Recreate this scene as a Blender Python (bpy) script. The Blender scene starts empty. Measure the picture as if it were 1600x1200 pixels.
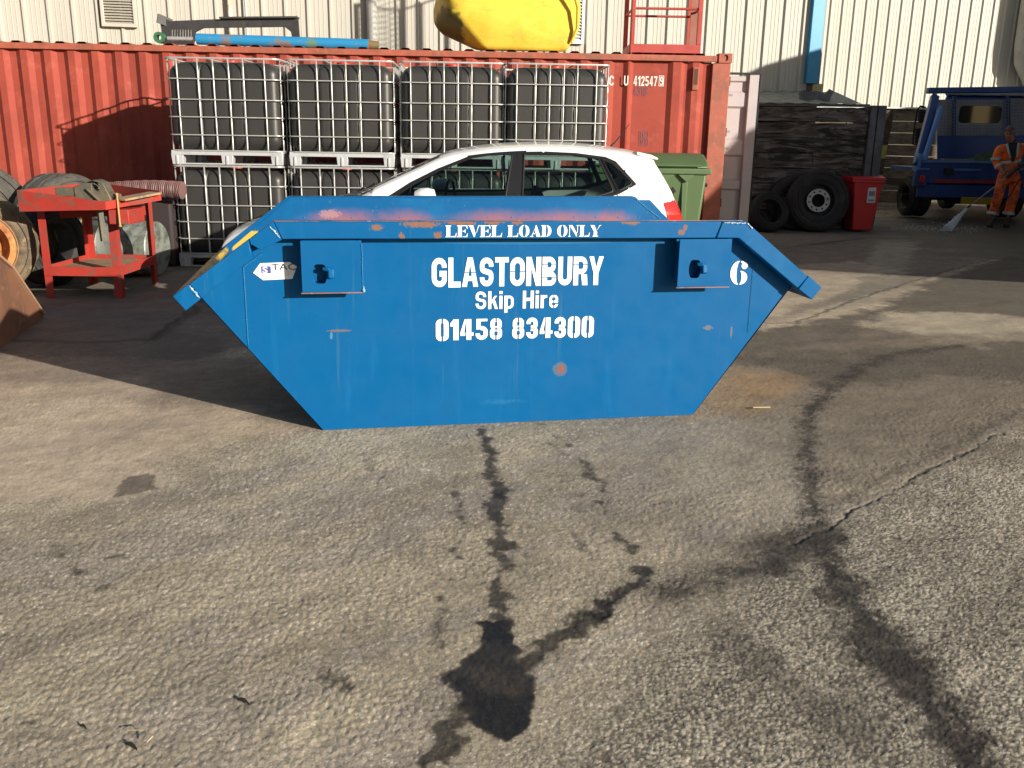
import bpy, bmesh, math, random
import numpy as np
from mathutils import Vector, Matrix
from mathutils.geometry import tessellate_polygon
random.seed(7); rng = np.random.default_rng(5)
sc = bpy.context.scene
C = sc.collection
R_ = math.radians
# ---------------------------------------------------------------- camera
FPX = 1420.0; TH = math.atan(386/1420.0); RHO = R_(0.9); H = 1.5
aF = Vector((0, math.cos(TH), -math.sin(TH)))
r0 = Vector((1, 0, 0)); u0 = Vector((0, math.sin(TH), math.cos(TH)))
aR = math.cos(RHO)*r0 + math.sin(RHO)*u0
aU = -math.sin(RHO)*r0 + math.cos(RHO)*u0
cam = bpy.data.objects.new('camera', bpy.data.cameras.new('camera')); C.objects.link(cam)
cam.data.sensor_width = 36; cam.data.lens = 36*FPX/1600; cam.data.clip_start = .05; cam.data.clip_end = 2000
cam.matrix_world = Matrix(((aR.x, aU.x, -aF.x, 0), (aR.y, aU.y, -aF.y, 0), (aR.z, aU.z, -aF.z, H), (0, 0, 0, 1)))
sc.camera = cam
def ray(x, y): return aF + (x-800)/FPX*aR - (y-600)/FPX*aU
def G(x, y, z=0.0):
    d = ray(x, y); t = (z-H)/d.z
    return Vector((0, 0, H)) + d*t
def AT(x, y, Y):                       # the real point at distance Y seen at that place of the photograph (used to measure sizes)
    d = ray(x, y); return Vector((0, 0, H)) + d*(Y/d.y)
# ---------------------------------------------------------------- light
SAZ, SEL = R_(50), R_(14.7)
sund = Vector((-math.sin(SAZ)*math.cos(SEL), math.cos(SAZ)*math.cos(SEL), -math.sin(SEL)))
w = bpy.data.worlds.new('World'); sc.world = w; w.use_nodes = True
nt = w.node_tree; bg = nt.nodes['Background']
sky = nt.nodes.new('ShaderNodeTexSky'); sky.sky_type = 'NISHITA'; sky.sun_disc = False
sky.sun_elevation = SEL
sky.sun_rotation = math.pi - SAZ          # sun stands behind the camera, to the right
sky.air_density = 1.0; sky.dust_density = 1.0; sky.ozone_density = 1.0
nt.links.new(sky.outputs[0], bg.inputs[0]); bg.inputs[1].default_value = 0.058
sl = bpy.data.lights.new('sun', 'SUN'); sl.energy = 5.0; sl.angle = R_(0.55); sl.color = (1, .92, .80)
so = bpy.data.objects.new('sun', sl); C.objects.link(so); so.rotation_euler = sund.to_track_quat('-Z', 'Y').to_euler()
sc.view_settings.view_transform = 'Standard'; sc.view_settings.look = 'None'
sc.view_settings.exposure = 0.66; sc.view_settings.gamma = 1
sc.render.engine = 'CYCLES'
# ---------------------------------------------------------------- materials
def N(nt, t, **k):
    n = nt.nodes.new(t)
    for a, b in k.items(): setattr(n, a, b)
    return n
class M:
    """procedural principled material with noise wear, streaks, spots"""
    def __init__(s, name, base, rough=.6, metal=0, spec=.5, coat=0):
        s.m = bpy.data.materials.new(name); s.m.use_nodes = True
        s.nt = s.m.node_tree; s.p = s.nt.nodes['Principled BSDF']
        s.p.inputs['Roughness'].default_value = rough; s.p.inputs['Metallic'].default_value = metal
        s.p.inputs['Specular IOR Level'].default_value = spec
        if coat: s.p.inputs['Coat Weight'].default_value = coat; s.p.inputs['Coat Roughness'].default_value = .05
        s.tc = N(s.nt, 'ShaderNodeTexCoord')
        r = N(s.nt, 'ShaderNodeRGB'); r.outputs[0].default_value = (*base, 1); s.col = r.outputs[0]
        s.rough = None; s.link()
    def link(s):
        s.nt.links.new(s.col, s.p.inputs['Base Color']); return s
    def vec(s, scale=(1, 1, 1), loc=(0, 0, 0), space='Object'):
        mp = N(s.nt, 'ShaderNodeMapping'); s.nt.links.new(s.tc.outputs[space], mp.inputs[0])
        mp.inputs['Scale'].default_value = scale; mp.inputs['Location'].default_value = loc; return mp.outputs[0]
    def noise(s, scale=5, det=4, rough=.6, v=None, dist=0):
        n = N(s.nt, 'ShaderNodeTexNoise'); n.inputs['Scale'].default_value = scale; n.inputs['Detail'].default_value = det
        n.inputs['Roughness'].default_value = rough; n.inputs['Distortion'].default_value = dist
        s.nt.links.new(v or s.vec(), n.inputs['Vector']); return n.outputs[0]
    def ramp(s, f, a, b, lo=0., hi=1.):
        r = N(s.nt, 'ShaderNodeMapRange'); s.nt.links.new(f, r.inputs[0]); r.interpolation_type = 'SMOOTHSTEP'
        r.inputs[1].default_value = a; r.inputs[2].default_value = b; r.inputs[3].default_value = lo; r.inputs[4].default_value = hi
        return r.outputs[0]
    def math(s, op, a, b):
        n = N(s.nt, 'ShaderNodeMath', operation=op)
        for i, x in enumerate((a, b)):
            if isinstance(x, (int, float)): n.inputs[i].default_value = x
            else: s.nt.links.new(x, n.inputs[i])
        return n.outputs[0]
    def mix(s, fac, col):
        n = N(s.nt, 'ShaderNodeMixRGB')
        if isinstance(fac, (int, float)): n.inputs[0].default_value = fac
        else: s.nt.links.new(fac, n.inputs[0])
        s.nt.links.new(s.col, n.inputs[1])
        if isinstance(col, tuple): n.inputs[2].default_value = (*col, 1)
        else: s.nt.links.new(col, n.inputs[2])
        s.col = n.outputs[0]; return s.link()
    def wear(s, col, scale=6, a=.55, b=.7, amt=1., v=None, det=6, dist=0, rough=.65):
        return s.mix(s.ramp(s.noise(scale, det, rough, v, dist), a, b, 0, amt), col)
    def spot(s, c, r, col, amt=1., nz=.6, nsc=30, soft=.2):
        """an irregular patch round the object-space point c with radii r"""
        v = s.vec(tuple(1/q for q in r), tuple(-a/q for a, q in zip(c, r)))
        l = N(s.nt, 'ShaderNodeVectorMath', operation='LENGTH'); s.nt.links.new(v, l.inputs[0])
        n = s.math('MULTIPLY', s.noise(nsc, 5, .6), nz)
        d = s.math('ADD', l.outputs['Value'], n)
        f = s.ramp(d, 1+nz*.5, 1-soft+nz*.5, 0, amt)
        return s.mix(f, col)
    def bump(s, scale=40, strength=.2, dist=.01, det=4, v=None):
        b = N(s.nt, 'ShaderNodeBump'); b.inputs['Strength'].default_value = strength; b.inputs['Distance'].default_value = dist
        s.nt.links.new(s.noise(scale, det, .6, v), b.inputs['Height'])
        if s.p.inputs['Normal'].is_linked: s.nt.links.new(s.p.inputs['Normal'].links[0].from_socket, b.inputs['Normal'])
        s.nt.links.new(b.outputs[0], s.p.inputs['Normal']); return s
    def roughn(s, scale=8, lo=.3, hi=.7):
        s.nt.links.new(s.ramp(s.noise(scale, 5), .3, .7, lo, hi), s.p.inputs['Roughness']); return s
RUST = (.25, .09, .035)
def paint(name, col, rough=.45, dirt=(.12, .09, .06), d=.35, rust=0, sc_=5):
    m = M(name, col, rough)
    m.wear(tuple(c*.78 for c in col), 2.2, .4, .7, .5).wear(dirt, sc_, .5, .75, d)
    m.wear(dirt, 7, .52, .7, d*.7, v=m.vec((1.2, 1.2, .12)))
    if rust: m.wear(RUST, 14, .66-rust*.1, .7-rust*.1, .9)
    m.bump(9, .08, .02).roughn(6, rough-.1, rough+.15)
    return m.m
# ---------------------------------------------------------------- mesh builder
WORLD = {}      # things whose parts are written in world coordinates
class MB:
    def __init__(s): s.v = []; s.f = []; s.mi = []; s.cur = 0
    def add(s, vs, fs):
        o = len(s.v); s.v += [tuple(p) for p in vs]
        for f in fs: s.f.append([o+i for i in f]); s.mi.append(s.cur)
        return s
    def box(s, x0, x1, y0, y1, z0, z1):
        if x0 > x1: x0, x1 = x1, x0
        if y0 > y1: y0, y1 = y1, y0
        if z0 > z1: z0, z1 = z1, z0
        return s.add([(x0,y0,z0),(x1,y0,z0),(x1,y1,z0),(x0,y1,z0),(x0,y0,z1),(x1,y0,z1),(x1,y1,z1),(x0,y1,z1)],
            [(0,3,2,1),(4,5,6,7),(0,1,5,4),(1,2,6,5),(2,3,7,6),(3,0,4,7)])
    def beam(s, p, q, wx, wz, up=(0,0,1)):
        """box from p to q, wx across, wz along up"""
        p = Vector(p); q = Vector(q); d = (q-p).normalized(); up = Vector(up)
        if abs(d.dot(up)) > .98: up = Vector((0,1,0))
        a = d.cross(up).normalized(); b = a.cross(d).normalized()
        vs = []
        for c in (p, q):
            for i, j in ((-1,-1),(1,-1),(1,1),(-1,1)): vs.append(c + a*(i*wx/2) + b*(j*wz/2))
        return s.add(vs, [(0,1,2,3),(7,6,5,4),(0,4,5,1),(1,5,6,2),(2,6,7,3),(3,7,4,0)])
    def prism(s, poly, y0, y1, holes=(), ax='xz'):
        """extrude a polygon (with holes) given in two axes along the third"""
        def P(a, b, c):
            return (a, c, b) if ax == 'xz' else ((a, b, c) if ax == 'xy' else (c, a, b))
        loops = [list(poly)] + [list(h) for h in holes]
        flat = [p for l in loops for p in l]; n = len(flat)
        tris = tessellate_polygon([[Vector((p[0], p[1], 0)) for p in l] for l in loops])
        vs = [P(p[0], p[1], y0) for p in flat] + [P(p[0], p[1], y1) for p in flat]
        fs = []
        for t in tris: fs.append(tuple(t)); fs.append(tuple(i+n for i in reversed(t)))
        o = 0
        for l in loops:
            k = len(l)
            for i in range(k): a, b = o+i, o+(i+1) % k; fs.append((a, b, b+n, a+n))
            o += k
        return s.add(vs, fs)
    def tube(s, pts, r, n=8, closed=False, caps=True, flat=1.):
        pts = [Vector(p) for p in pts]; m = len(pts)
        rs = r if isinstance(r, (list, tuple)) else [r]*m
        vs = []; prev = None
        for i, p in enumerate(pts):
            if closed: d = pts[(i+1) % m]-pts[i-1]
            else: d = pts[min(i+1, m-1)]-pts[max(i-1, 0)]
            d.normalize()
            if prev is None:
                a = d.cross(Vector((0,0,1)) if abs(d.z) < .9 else Vector((0,1,0))).normalized()
            else:
                a = (prev - d*prev.dot(d)).normalized()
            prev = a; b = d.cross(a)
            for k in range(n):
                t = 2*math.pi*k/n; vs.append(p + a*(math.cos(t)*rs[i]) + b*(math.sin(t)*rs[i]*flat))
        fs = []
        for i in range(m if closed else m-1):
            j = (i+1) % m
            for k in range(n): fs.append((i*n+k, i*n+(k+1) % n, j*n+(k+1) % n, j*n+k))
        if caps and not closed:
            fs.append(tuple(range(n-1, -1, -1))); fs.append(tuple((m-1)*n+k for k in range(n)))
        return s.add(vs, fs)
    def lathe(s, prof, n=32, mat=None, closed=False):
        """profile (r, h) turned round local z; mat places it"""
        mat = mat or Matrix.Identity(4); vs = []; m = len(prof)
        for r, h in prof:
            for k in range(n): t = 2*math.pi*k/n; vs.append(mat @ Vector((r*math.cos(t), r*math.sin(t), h)))
        fs = []
        for i in range(m if closed else m-1):
            j = (i+1) % m
            for k in range(n): fs.append((i*n+k, i*n+(k+1) % n, j*n+(k+1) % n, j*n+k))
        return s.add(vs, fs)
    def quad(s, *p): return s.add(p, [tuple(range(len(p)))])
    def build(s, name, mats, parent=None, smooth=False, bevel=0, seg=2, sub=0, merge=False, ang=40):
        if parent and parent.name in WORLD:
            b = WORLD[parent.name]; s.v = [(p[0]-b[0], p[1]-b[1], p[2]-b[2]) for p in s.v]
        me = bpy.data.meshes.new(name); me.from_pydata(s.v, [], s.f)
        for m in (mats if isinstance(mats, (list, tuple)) else [mats]): me.materials.append(m)
        if any(s.mi): me.polygons.foreach_set('material_index', s.mi)
        bm = bmesh.new(); bm.from_mesh(me)
        if merge: bmesh.ops.remove_doubles(bm, verts=bm.verts, dist=1e-5)
        bmesh.ops.recalc_face_normals(bm, faces=bm.faces); bm.to_mesh(me); bm.free()
        o = bpy.data.objects.new(name, me); C.objects.link(o)
        if parent: o.parent = parent
        if bevel:
            b = o.modifiers.new('bevel', 'BEVEL'); b.width = bevel; b.segments = seg; b.limit_method = 'ANGLE'; b.angle_limit = R_(35)
        if sub:
            b = o.modifiers.new('sub', 'SUBSURF'); b.levels = b.render_levels = sub
        if smooth or bevel:
            me.polygons.foreach_set('use_smooth', [True]*len(me.polygons))
            try: me.set_sharp_from_angle(angle=R_(ang))
            except Exception: pass
        me.update(); return o
def thing(name, label, cat, loc=(0,0,0), rz=0, group=None):
    o = bpy.data.objects.new(name, None); C.objects.link(o); o.location = loc; o.rotation_euler = (0,0,rz)
    o.empty_display_size = .1
    o['label'] = label; o['category'] = cat
    if group: o['group'] = group
    return o
def wthing(name, label, cat, loc, group=None):
    o = thing(name, label, cat, loc, 0, group); WORLD[o.name] = loc; return o
def tag(o, label, cat, group=None, kind=None):
    o['label'] = label; o['category'] = cat
    if group: o['group'] = group
    if kind: o['kind'] = kind
    return o
def structure(o): o['kind'] = 'structure'; return o
def copy_tree(o, parent=None):
    c = o.copy(); C.objects.link(c); c.parent = parent
    for ch in [x for x in bpy.data.objects if x.parent == o]: copy_tree(ch, c)
    return c
def rot(ax, a): return Matrix.Rotation(a, 4, ax)
def tr(*p): return Matrix.Translation(p)
# ---------------------------------------------------------------- lettering: glyphs made of convex pieces
def rpath(pts, n=7):
    out = []; L = len(pts)
    for i, p in enumerate(pts):
        x, y = p[0], p[1]; r = p[2] if len(p) > 2 else 0
        if r <= 0 or i in (0, L-1): out.append(Vector((x, y))); continue
        P = Vector((x, y)); a = (Vector(pts[i-1][:2])-P); b = (Vector(pts[i+1][:2])-P)
        la = a.length; lb = b.length; a.normalize(); b.normalize(); half = a.angle(b)/2
        tl = min(r/math.tan(half), la*(.98 if i == 1 else .49), lb*(.98 if i == L-2 else .49)); r = tl*math.tan(half); s = P+a*tl; e = P+b*tl; c = P+(a+b).normalized()*(r/math.sin(half))
        a0 = math.atan2((s-c).y, (s-c).x); a1 = math.atan2((e-c).y, (e-c).x); da = (a1-a0+math.pi) % (2*math.pi)-math.pi
        for k in range(n+1): t = a0+da*k/n; out.append(c+Vector((math.cos(t), math.sin(t)))*r)
    q = [out[0]]
    for p in out[1:]:
        if (p-q[-1]).length > 1e-4: q.append(p)
    return q
def stroke(pts, t, n=7):
    p = rpath(pts, n); L = []; Rr = []
    for i in range(len(p)):
        d1 = (p[i]-p[i-1]).normalized() if i else (p[1]-p[0]).normalized()
        d2 = (p[i+1]-p[i]).normalized() if i < len(p)-1 else d1
        m = (d1+d2).normalized(); nn = Vector((-m.y, m.x)); k = t/2/max(.3, m.dot(d1))
        L.append(p[i]+nn*k); Rr.append(p[i]-nn*k)
    return [[tuple(L[i]), tuple(Rr[i]), tuple(Rr[i+1]), tuple(L[i+1])] for i in range(len(p)-1)]
def clip(poly, ax, v, sgn):
    out = []; n = len(poly)
    for i in range(n):
        a, b = poly[i], poly[(i+1) % n]; da, db = (a[ax]-v)*sgn, (b[ax]-v)*sgn
        if da >= 0: out.append(a)
        if da*db < 0:
            k = da/(da-db); out.append((a[0]+(b[0]-a[0])*k, a[1]+(b[1]-a[1])*k))
    return out if len(out) > 2 else None
def cut(polys, ax, a, b, xr=None):
    out = []
    for p in polys:
        for q in (clip(p, ax, a, -1), clip(p, ax, b, 1)):
            if q: out.append(q)
    return out
def glyph(ch, t=.22):
    h = t/2; rc = lambda w: w/2-h
    if ch == ' ': return [], .28
    if ch == 'G':
        w = .62; r = rc(w); return stroke([(w-h,.66),(w-h,1-h,r),(h,1-h,r),(h,h,r),(w-h,h,r*.9),(w-h,.5-h*.4),(w*.52,.5-h*.4)], t*.93), w
    if ch == 'L': w = .5; return stroke([(h,1),(h,h*.8),(w,h*.8)], t*.95), w
    if ch == 'A':
        w = .66; iy = .78
        P = [[(0,0),(t*.95,0),(w/2,iy),(w/2,1),(w*.34,1)], [(w,0),(w/2,iy)[::1],(w/2,iy),(w/2,1),(w*.66,1)]]
        P[1] = [(w,0),(w*.66,1),(w/2,1),(w/2,iy),(w-t*.95,0)]
        X = lambda y: t*.95+(w/2-t*.95)*y/iy
        P.append([(X(.2),.2),(w-X(.2),.2),(w-X(.37),.37),(X(.37),.37)])
        out = []
        for i, p in enumerate(P[:2]):      # split each leg into convex pieces
            for q in (clip(p, 1, iy, -1), clip(p, 1, iy, 1)):
                if q: out.append(q)
        out.append(P[2]); return cut(out, 1, .47, .50), w
    if ch == 'S':
        w = .58; r = rc(w)*.98; y = .5
        return stroke([(w-h,.68),(w-h,1-h,r),(h,1-h,r),(h,.56,r*.55),(w-h,.46,r*.55),(w-h,h,r),(h,h,r),(h,.32)], t*.9), w
    if ch == 'T': w = .56; return [[(0,1-t*.85),(w,1-t*.85),(w,1),(0,1)], [(w/2-h,0),(w/2+h,0),(w/2+h,1-t*.85),(w/2-h,1-t*.85)]], w
    if ch == 'O':
        w = .62; r = rc(w); a = stroke([(w/2,1-h),(h,1-h,r),(h,h,r),(w/2,h)], t*.93); b = [[(w-x, y) for x, y in p] for p in a]
        return cut(a+b, 1, .49, .52), w
    if ch == 'N':
        w = .62; return [[(0,0),(t,0),(t,1),(0,1)], [(w-t,0),(w,0),(w,1),(w-t,1)], [(t,1),(t,.62),(w-t,0),(w-t,.38)]], w
    if ch == 'B':
        w = .6; r = .17; s1 = [[(0,0),(t,0),(t,1),(0,1)]]
        s1 += stroke([(t,1-h*.85),(w-h-.03,1-h*.85,r),(w-h-.03,.55,r*.8),(t,.55)], t*.85)
        s1 += stroke([(t,.45-.05),(w-h,.45-.05,r*.8),(w-h,h*.85,r),(t,h*.85)], t*.85)
        return cut(cut(s1, 1, .73, .76), 1, .26, .29), w
    if ch == 'U': w = .6; r = rc(w); return stroke([(h,1),(h,h,r),(w-h,h,r),(w-h,1)], t*.95), w
    if ch == 'R':
        w = .6; s1 = [[(0,0),(t,0),(t,1),(0,1)]]+stroke([(t,1-h*.85),(w-h,1-h*.85,.18),(w-h,.48,.15),(t,.48)], t*.85)
        s1 += [[(w-t,0),(w+.02,0),(w-.02,.38),(w-t-.06,.38)]]
        return cut(s1, 1, .70, .73), w
    if ch == 'Y': w = .62; return [[(w/2-h,0),(w/2+h,0),(w/2+h,.42),(w/2-h,.42)], [(w/2-h,.42),(w/2,.42),(w/2,.62),(t*.95,1),(0,1)], [(w/2+h,.42),(w,1),(w-t*.95,1),(w/2,.62),(w/2,.42)]], w
    if ch == 'k': w = .5; return [[(0,0),(t,0),(t,1),(0,1)], [(t,.28),(t,.46),(w-t*.9,.74),(w,.74),(w-.02,.74)], [(t+.06,.40),(w-t*.75,0),(w+.03,0),(t+.2,.5)]], w
    if ch == 'i': w = t; return [[(0,0),(t,0),(t,.74),(0,.74)], [(0,.84),(t,.84),(t,1),(0,1)]], w
    if ch == 'p':
        w = .52; r = rc(w); return [[(0,-.22),(t,-.22),(t,.74),(0,.74)]]+cut(stroke([(t*1.05,.74-h*.85),(w-h,.74-h*.85,r),(w-h,h*.85,r),(t*1.05,h*.85)], t*.85), 1, -9, -8), w
    if ch == 'r': w = .36; return [[(0,0),(t,0),(t,.74),(0,.74)]]+stroke([(t,.56),(t+.04,.74-h*.85,.04),(w,.74-h*.85)], t*.8), w
    if ch == 'e':
        w = .52; r = rc(w); return cut(stroke([(w*.30,.36),(w-h,.36),(w-h,.74-h*.8,r),(h,.74-h*.8,r),(h,h*.8,r),(w-h,h*.8,r),(w-h,.22)], t*.8), 0, w*.5-.02, w*.5+.025), w
    if ch == 'H': w = .6; return [[(0,0),(t,0),(t,1),(0,1)], [(w-t,0),(w,0),(w,1),(w-t,1)], [(t,.42),(w-t,.42),(w-t,.6),(t,.6)]], w
    if ch == '0':
        w = .56; r = rc(w); a = stroke([(w/2-.035,1-h*.7),(h,1-h*.7,r*.9),(h,h*.7,r*.9),(w/2-.035,h*.7)], t); b = [[(w-x, y) for x, y in p] for p in a]; return a+b, w
    if ch == '1': w = .36; return [[(w-t*1.1,0),(w,0),(w,1),(w-t*1.1,1)], [(w-t*1.1,.66),(w-t*1.1,.98),(.0,.82),(0,.66)]], w
    if ch == '4':
        w = .58; s = w-.1
        return [[(s-t,.0),(s,0),(s,1),(s-t,1)], [(0,.2),(s-t-.05,.2),(s-t-.05,.36),(.16,.36),(.0,.36)], [(0,.36),(.17,.36),(s-t-.03,.84),(s-t-.03,1),(s-t-.08,1)], [(s,.2),(w,.2),(w,.36),(s,.36)]], w
    if ch == '5':
        w = .56; r = rc(w); return [[(.04,.9-.02),(w-.03,.88),(w-.03,1.),(.04,1)], [(.04,.48),(.04+t*.9,.5),(.04+t*.9,.88),(.04,.88)]]+stroke([(.04+t*.9,.55),(w-h,.55,r),(w-h,h*.8,r),(h,h*.8,r),(h,.3)], t*.9), w
    if ch == '8':
        w = .56; a = stroke([(w/2-.03,1-h*.8),(h+.02,1-h*.8,.15),(h+.02,.56,.1),(w/2-.03,.53)], t*.9)+stroke([(w/2-.03,.47),(h,.45,.1),(h,h*.8,.15),(w/2-.03,h*.8)], t*.9)
        b = [[(w-x, y) for x, y in p] for p in a]; return a+b, w
    if ch == '3':
        w = .54; r = .16; return stroke([(h,.7),(h,1-h*.8,r),(w-h-.02,1-h*.8,r),(w-h-.02,.53,.1),(w*.38,.53)], t*.9)+stroke([(w*.38,.46),(w-h,.44,.1),(w-h,h*.8,r),(h,h*.8,r),(h,.3)], t*.9), w
    raise KeyError(ch)
def sglyph(ch):
    """serif stencil capitals"""
    T = .34; s = .07
    B = lambda x0, y0, x1, y1: [(x0,y0),(x1,y0),(x1,y1),(x0,y1)]
    def stem(x): return [B(x,0,x+T,1), B(x-.09,0,x,s), B(x-.09,1-s,x,1), B(x+T,1-s,x+T+.08,1)]
    if ch == ' ': return [], .42
    if ch == 'L': return stem(.09)+[[(.09+T+.05,0),(.95,0),(1.0,.36),(.95,.36),(.86,.1),(.09+T+.05,.07)]], 1.0
    if ch == 'E': return stem(.09)+[[(.50,0),(.92,0),(.98,.32),(.93,.32),(.82,.08),(.50,.06)], [(.50,1),(.92,1),(.95,.7),(.90,.7),(.80,.93),(.50,.94)], [(.50,.46),(.66,.46),(.72,.35),(.76,.35),(.76,.68),(.72,.68),(.66,.54),(.50,.54)]], .98
    if ch == 'V': return [[(.06,1),(.44,1),(.66,.28),(.58,0),(.5,0)], B(-.02,.94,.06,1), [(.70,.30),(.76,.38),(.98,1),(.90,1)], B(.98,.94,1.08,1)], 1.02
    if ch == 'O':
        a = [];
        def half(sg):
            o = [(.5-.04, 1.02)]; n = 12
            out = [(.46-.44*math.sin(math.pi*k/n), .5+.52*math.cos(math.pi*k/n)) for k in range(n+1)]
            inn = [(.46-.13*math.sin(math.pi*k/n), .5+.47*math.cos(math.pi*k/n)) for k in range(n+1)]
            q = [[out[k], out[k+1], inn[k+1], inn[k]] for k in range(n)]
            return q if sg > 0 else [[(1.0-x, y) for x, y in p] for p in q]
        return half(1)+half(-1), 1.0
    if ch == 'A': return [[(.52,1),(.60,1),(.98,0),(.62,0),(.42,.62)], [(.38,.58),(.44,.72)[:2],(.22,.0),(.12,0)], B(.02,0,.12,s), B(.22,0,.32,s), [(.30,.24),(.48,.24),(.46,.32),(.33,.32)]], 1.0
    if ch == 'D':
        n = 12
        out = [(.50+.45*math.sin(math.pi*k/n), .5+.5*math.cos(math.pi*k/n)) for k in range(n+1)]
        inn = [(.50+.13*math.sin(math.pi*k/n), .5+.44*math.cos(math.pi*k/n)) for k in range(n+1)]
        return stem(.09)[:3]+[[out[k], out[k+1], inn[k+1], inn[k]] for k in range(n)], .98
    if ch == 'N': return [B(.12,0,.18,.9), B(.04,0,.12,s), B(.18,0,.26,s), [(.02,1),(.40,1),(.84,.30),(.84,0),(.80,0),(.22,.86)], B(.86,.34,.92,1), B(.78,.94,.86,1), B(.92,.94,1.0,1)], 1.02
    if ch == 'Y': return [B(.34,0,.66,.44), B(.24,0,.34,s), B(.66,0,.76,s), [(.0,1),(.38,1),(.60,.52),(.58,.46),(.34,.46)], [(.63,.54),(.68,.58),(.94,1),(.86,1)], B(.94,.94,1.02,1)], 1.0
    raise KeyError(ch)
def text_polys(txt, x0, x1, z0, z1, fn, gap):
    """lay glyphs out between x0 and x1"""
    gl = [fn(c) for c in txt]; tot = sum(g[1] for g in gl)+gap*(len(gl)-1)
    kx = (x1-x0)/tot; kz = z1-z0; x = 0; out = []
    for polys, wd in gl:
        for p in polys: out.append([(x0+(x+a)*kx, z0+b*kz) for a, b in p])
        x += wd+gap
    return out
def letter_mesh(name, polys, mat, parent, y, thick=.0012, slope=0., x00=0.):
    mb = MB()
    for p in polys:
        ok = [p[0]]
        for q in p[1:]:
            if (Vector(q)-Vector(ok[-1])).length > 1e-6: ok.append(q)
        if len(ok) < 3: continue
        mb.add([(a, y, b+slope*(a-x00)) for a, b in ok], [tuple(range(len(ok)))])
    me_o = mb.build(name, mat, parent)
    bm = bmesh.new(); bm.from_mesh(me_o.data)
    for f in bm.faces:
        if f.normal.y > 0: f.normal_flip()
    bm.to_mesh(me_o.data); bm.free()
    return me_o
def font_mesh(name, txt, size, mat, parent, loc, rotm=None, sx=1., bold=0.):
    cu = bpy.data.curves.new(name, 'FONT'); cu.body = txt; cu.size = size; cu.offset = bold; cu.resolution_u = 3
    tmp = bpy.data.objects.new('tmp', cu); C.objects.link(tmp)
    dg = bpy.context.evaluated_depsgraph_get(); me = bpy.data.meshes.new_from_object(tmp.evaluated_get(dg))
    bpy.data.objects.remove(tmp)
    mt = Matrix.Translation(loc) @ (rotm or rot('X', math.pi/2)) @ Matrix.Diagonal((sx,1,1,1))
    me.transform(mt); me.materials.clear(); me.materials.append(mat); me.name = name
    o = bpy.data.objects.new(name, me); C.objects.link(o); o.parent = parent; return o
# ================================================================ GROUND
def vn(x, y, seed=0):
    xi = np.floor(x).astype(np.int64); yi = np.floor(y).astype(np.int64); fx = x-xi; fy = y-yi
    fx = fx*fx*(3-2*fx); fy = fy*fy*(3-2*fy)
    def h(a, b):
        n = (a*374761393+b*668265263+seed*1442695041) & 0xffffffff
        n = ((n ^ (n >> 13))*1274126177) & 0xffffffff
        return ((n ^ (n >> 16)) & 0xffff)/65535.0
    return (h(xi,yi)*(1-fx)+h(xi+1,yi)*fx)*(1-fy)+(h(xi,yi+1)*(1-fx)+h(xi+1,yi+1)*fx)*fy
def fbm(x, y, o=4, seed=0, g=.5):
    s = 0; a = 1; t = 0
    for i in range(o):
        s = s+a*vn(x*2**i+i*17.3, y*2**i+i*9.1, seed+i); t += a; a *= g
    return s/t
def worley(x, y, seed=0):
    xi = np.floor(x).astype(np.int64); yi = np.floor(y).astype(np.int64)
    f1 = np.full(x.shape, 9.); f2 = f1.copy(); idv = np.zeros(x.shape)
    for i in (-1,0,1):
        for j in (-1,0,1):
            a = xi+i; b = yi+j
            n = (a*73856093 ^ b*19349663 ^ (seed*83492791)) & 0xffffffff
            n = ((n ^ (n >> 15))*2246822519) & 0xffffffff; n = n ^ (n >> 13)
            px = a+(n & 0xfff)/4095.; py = b+((n >> 12) & 0xfff)/4095.
            d = np.hypot(px-x, py-y); m = d < f1
            f2 = np.where(m, f1, np.minimum(f2, d)); idv = np.where(m, ((n >> 20) & 0xff)/255., idv); f1 = np.where(m, d, f1)
    return f1, f2, idv
def sst(a, b, x): t = np.clip((x-a)/(b-a), 0, 1); return t*t*(3-2*t)
def pdist(X, Y, pts):
    d = np.full(X.shape, 99.)
    for (ax, ay), (bx, by) in zip(pts[:-1], pts[1:]):
        L = (bx-ax)**2+(by-ay)**2+1e-9; t = np.clip(((X-ax)*(bx-ax)+(Y-ay)*(by-ay))/L, 0, 1)
        d = np.minimum(d, np.hypot(X-ax-t*(bx-ax), Y-ay-t*(by-ay)))
    return d
def inpoly(X, Y, pts):
    c = np.zeros(X.shape, bool); n = len(pts)
    for i in range(n):
        (x1, y1), (x2, y2) = pts[i], pts[(i+1) % n]
        c ^= ((y1 > Y) != (y2 > Y)) & (X < (x2-x1)*(Y-y1)/(y2-y1+1e-12)+x1)
    return c
def sdpoly(X, Y, pts):
    d = pdist(X, Y, pts+[pts[0]]); return np.where(inpoly(X, Y, pts), -d, d)
def gp(*px): return [tuple(G(x, y)[:2]) for x, y in px]
def gz(x, y): return 0.0
GQ = 1.0      # ground grid coarseness (1 = full)
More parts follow.
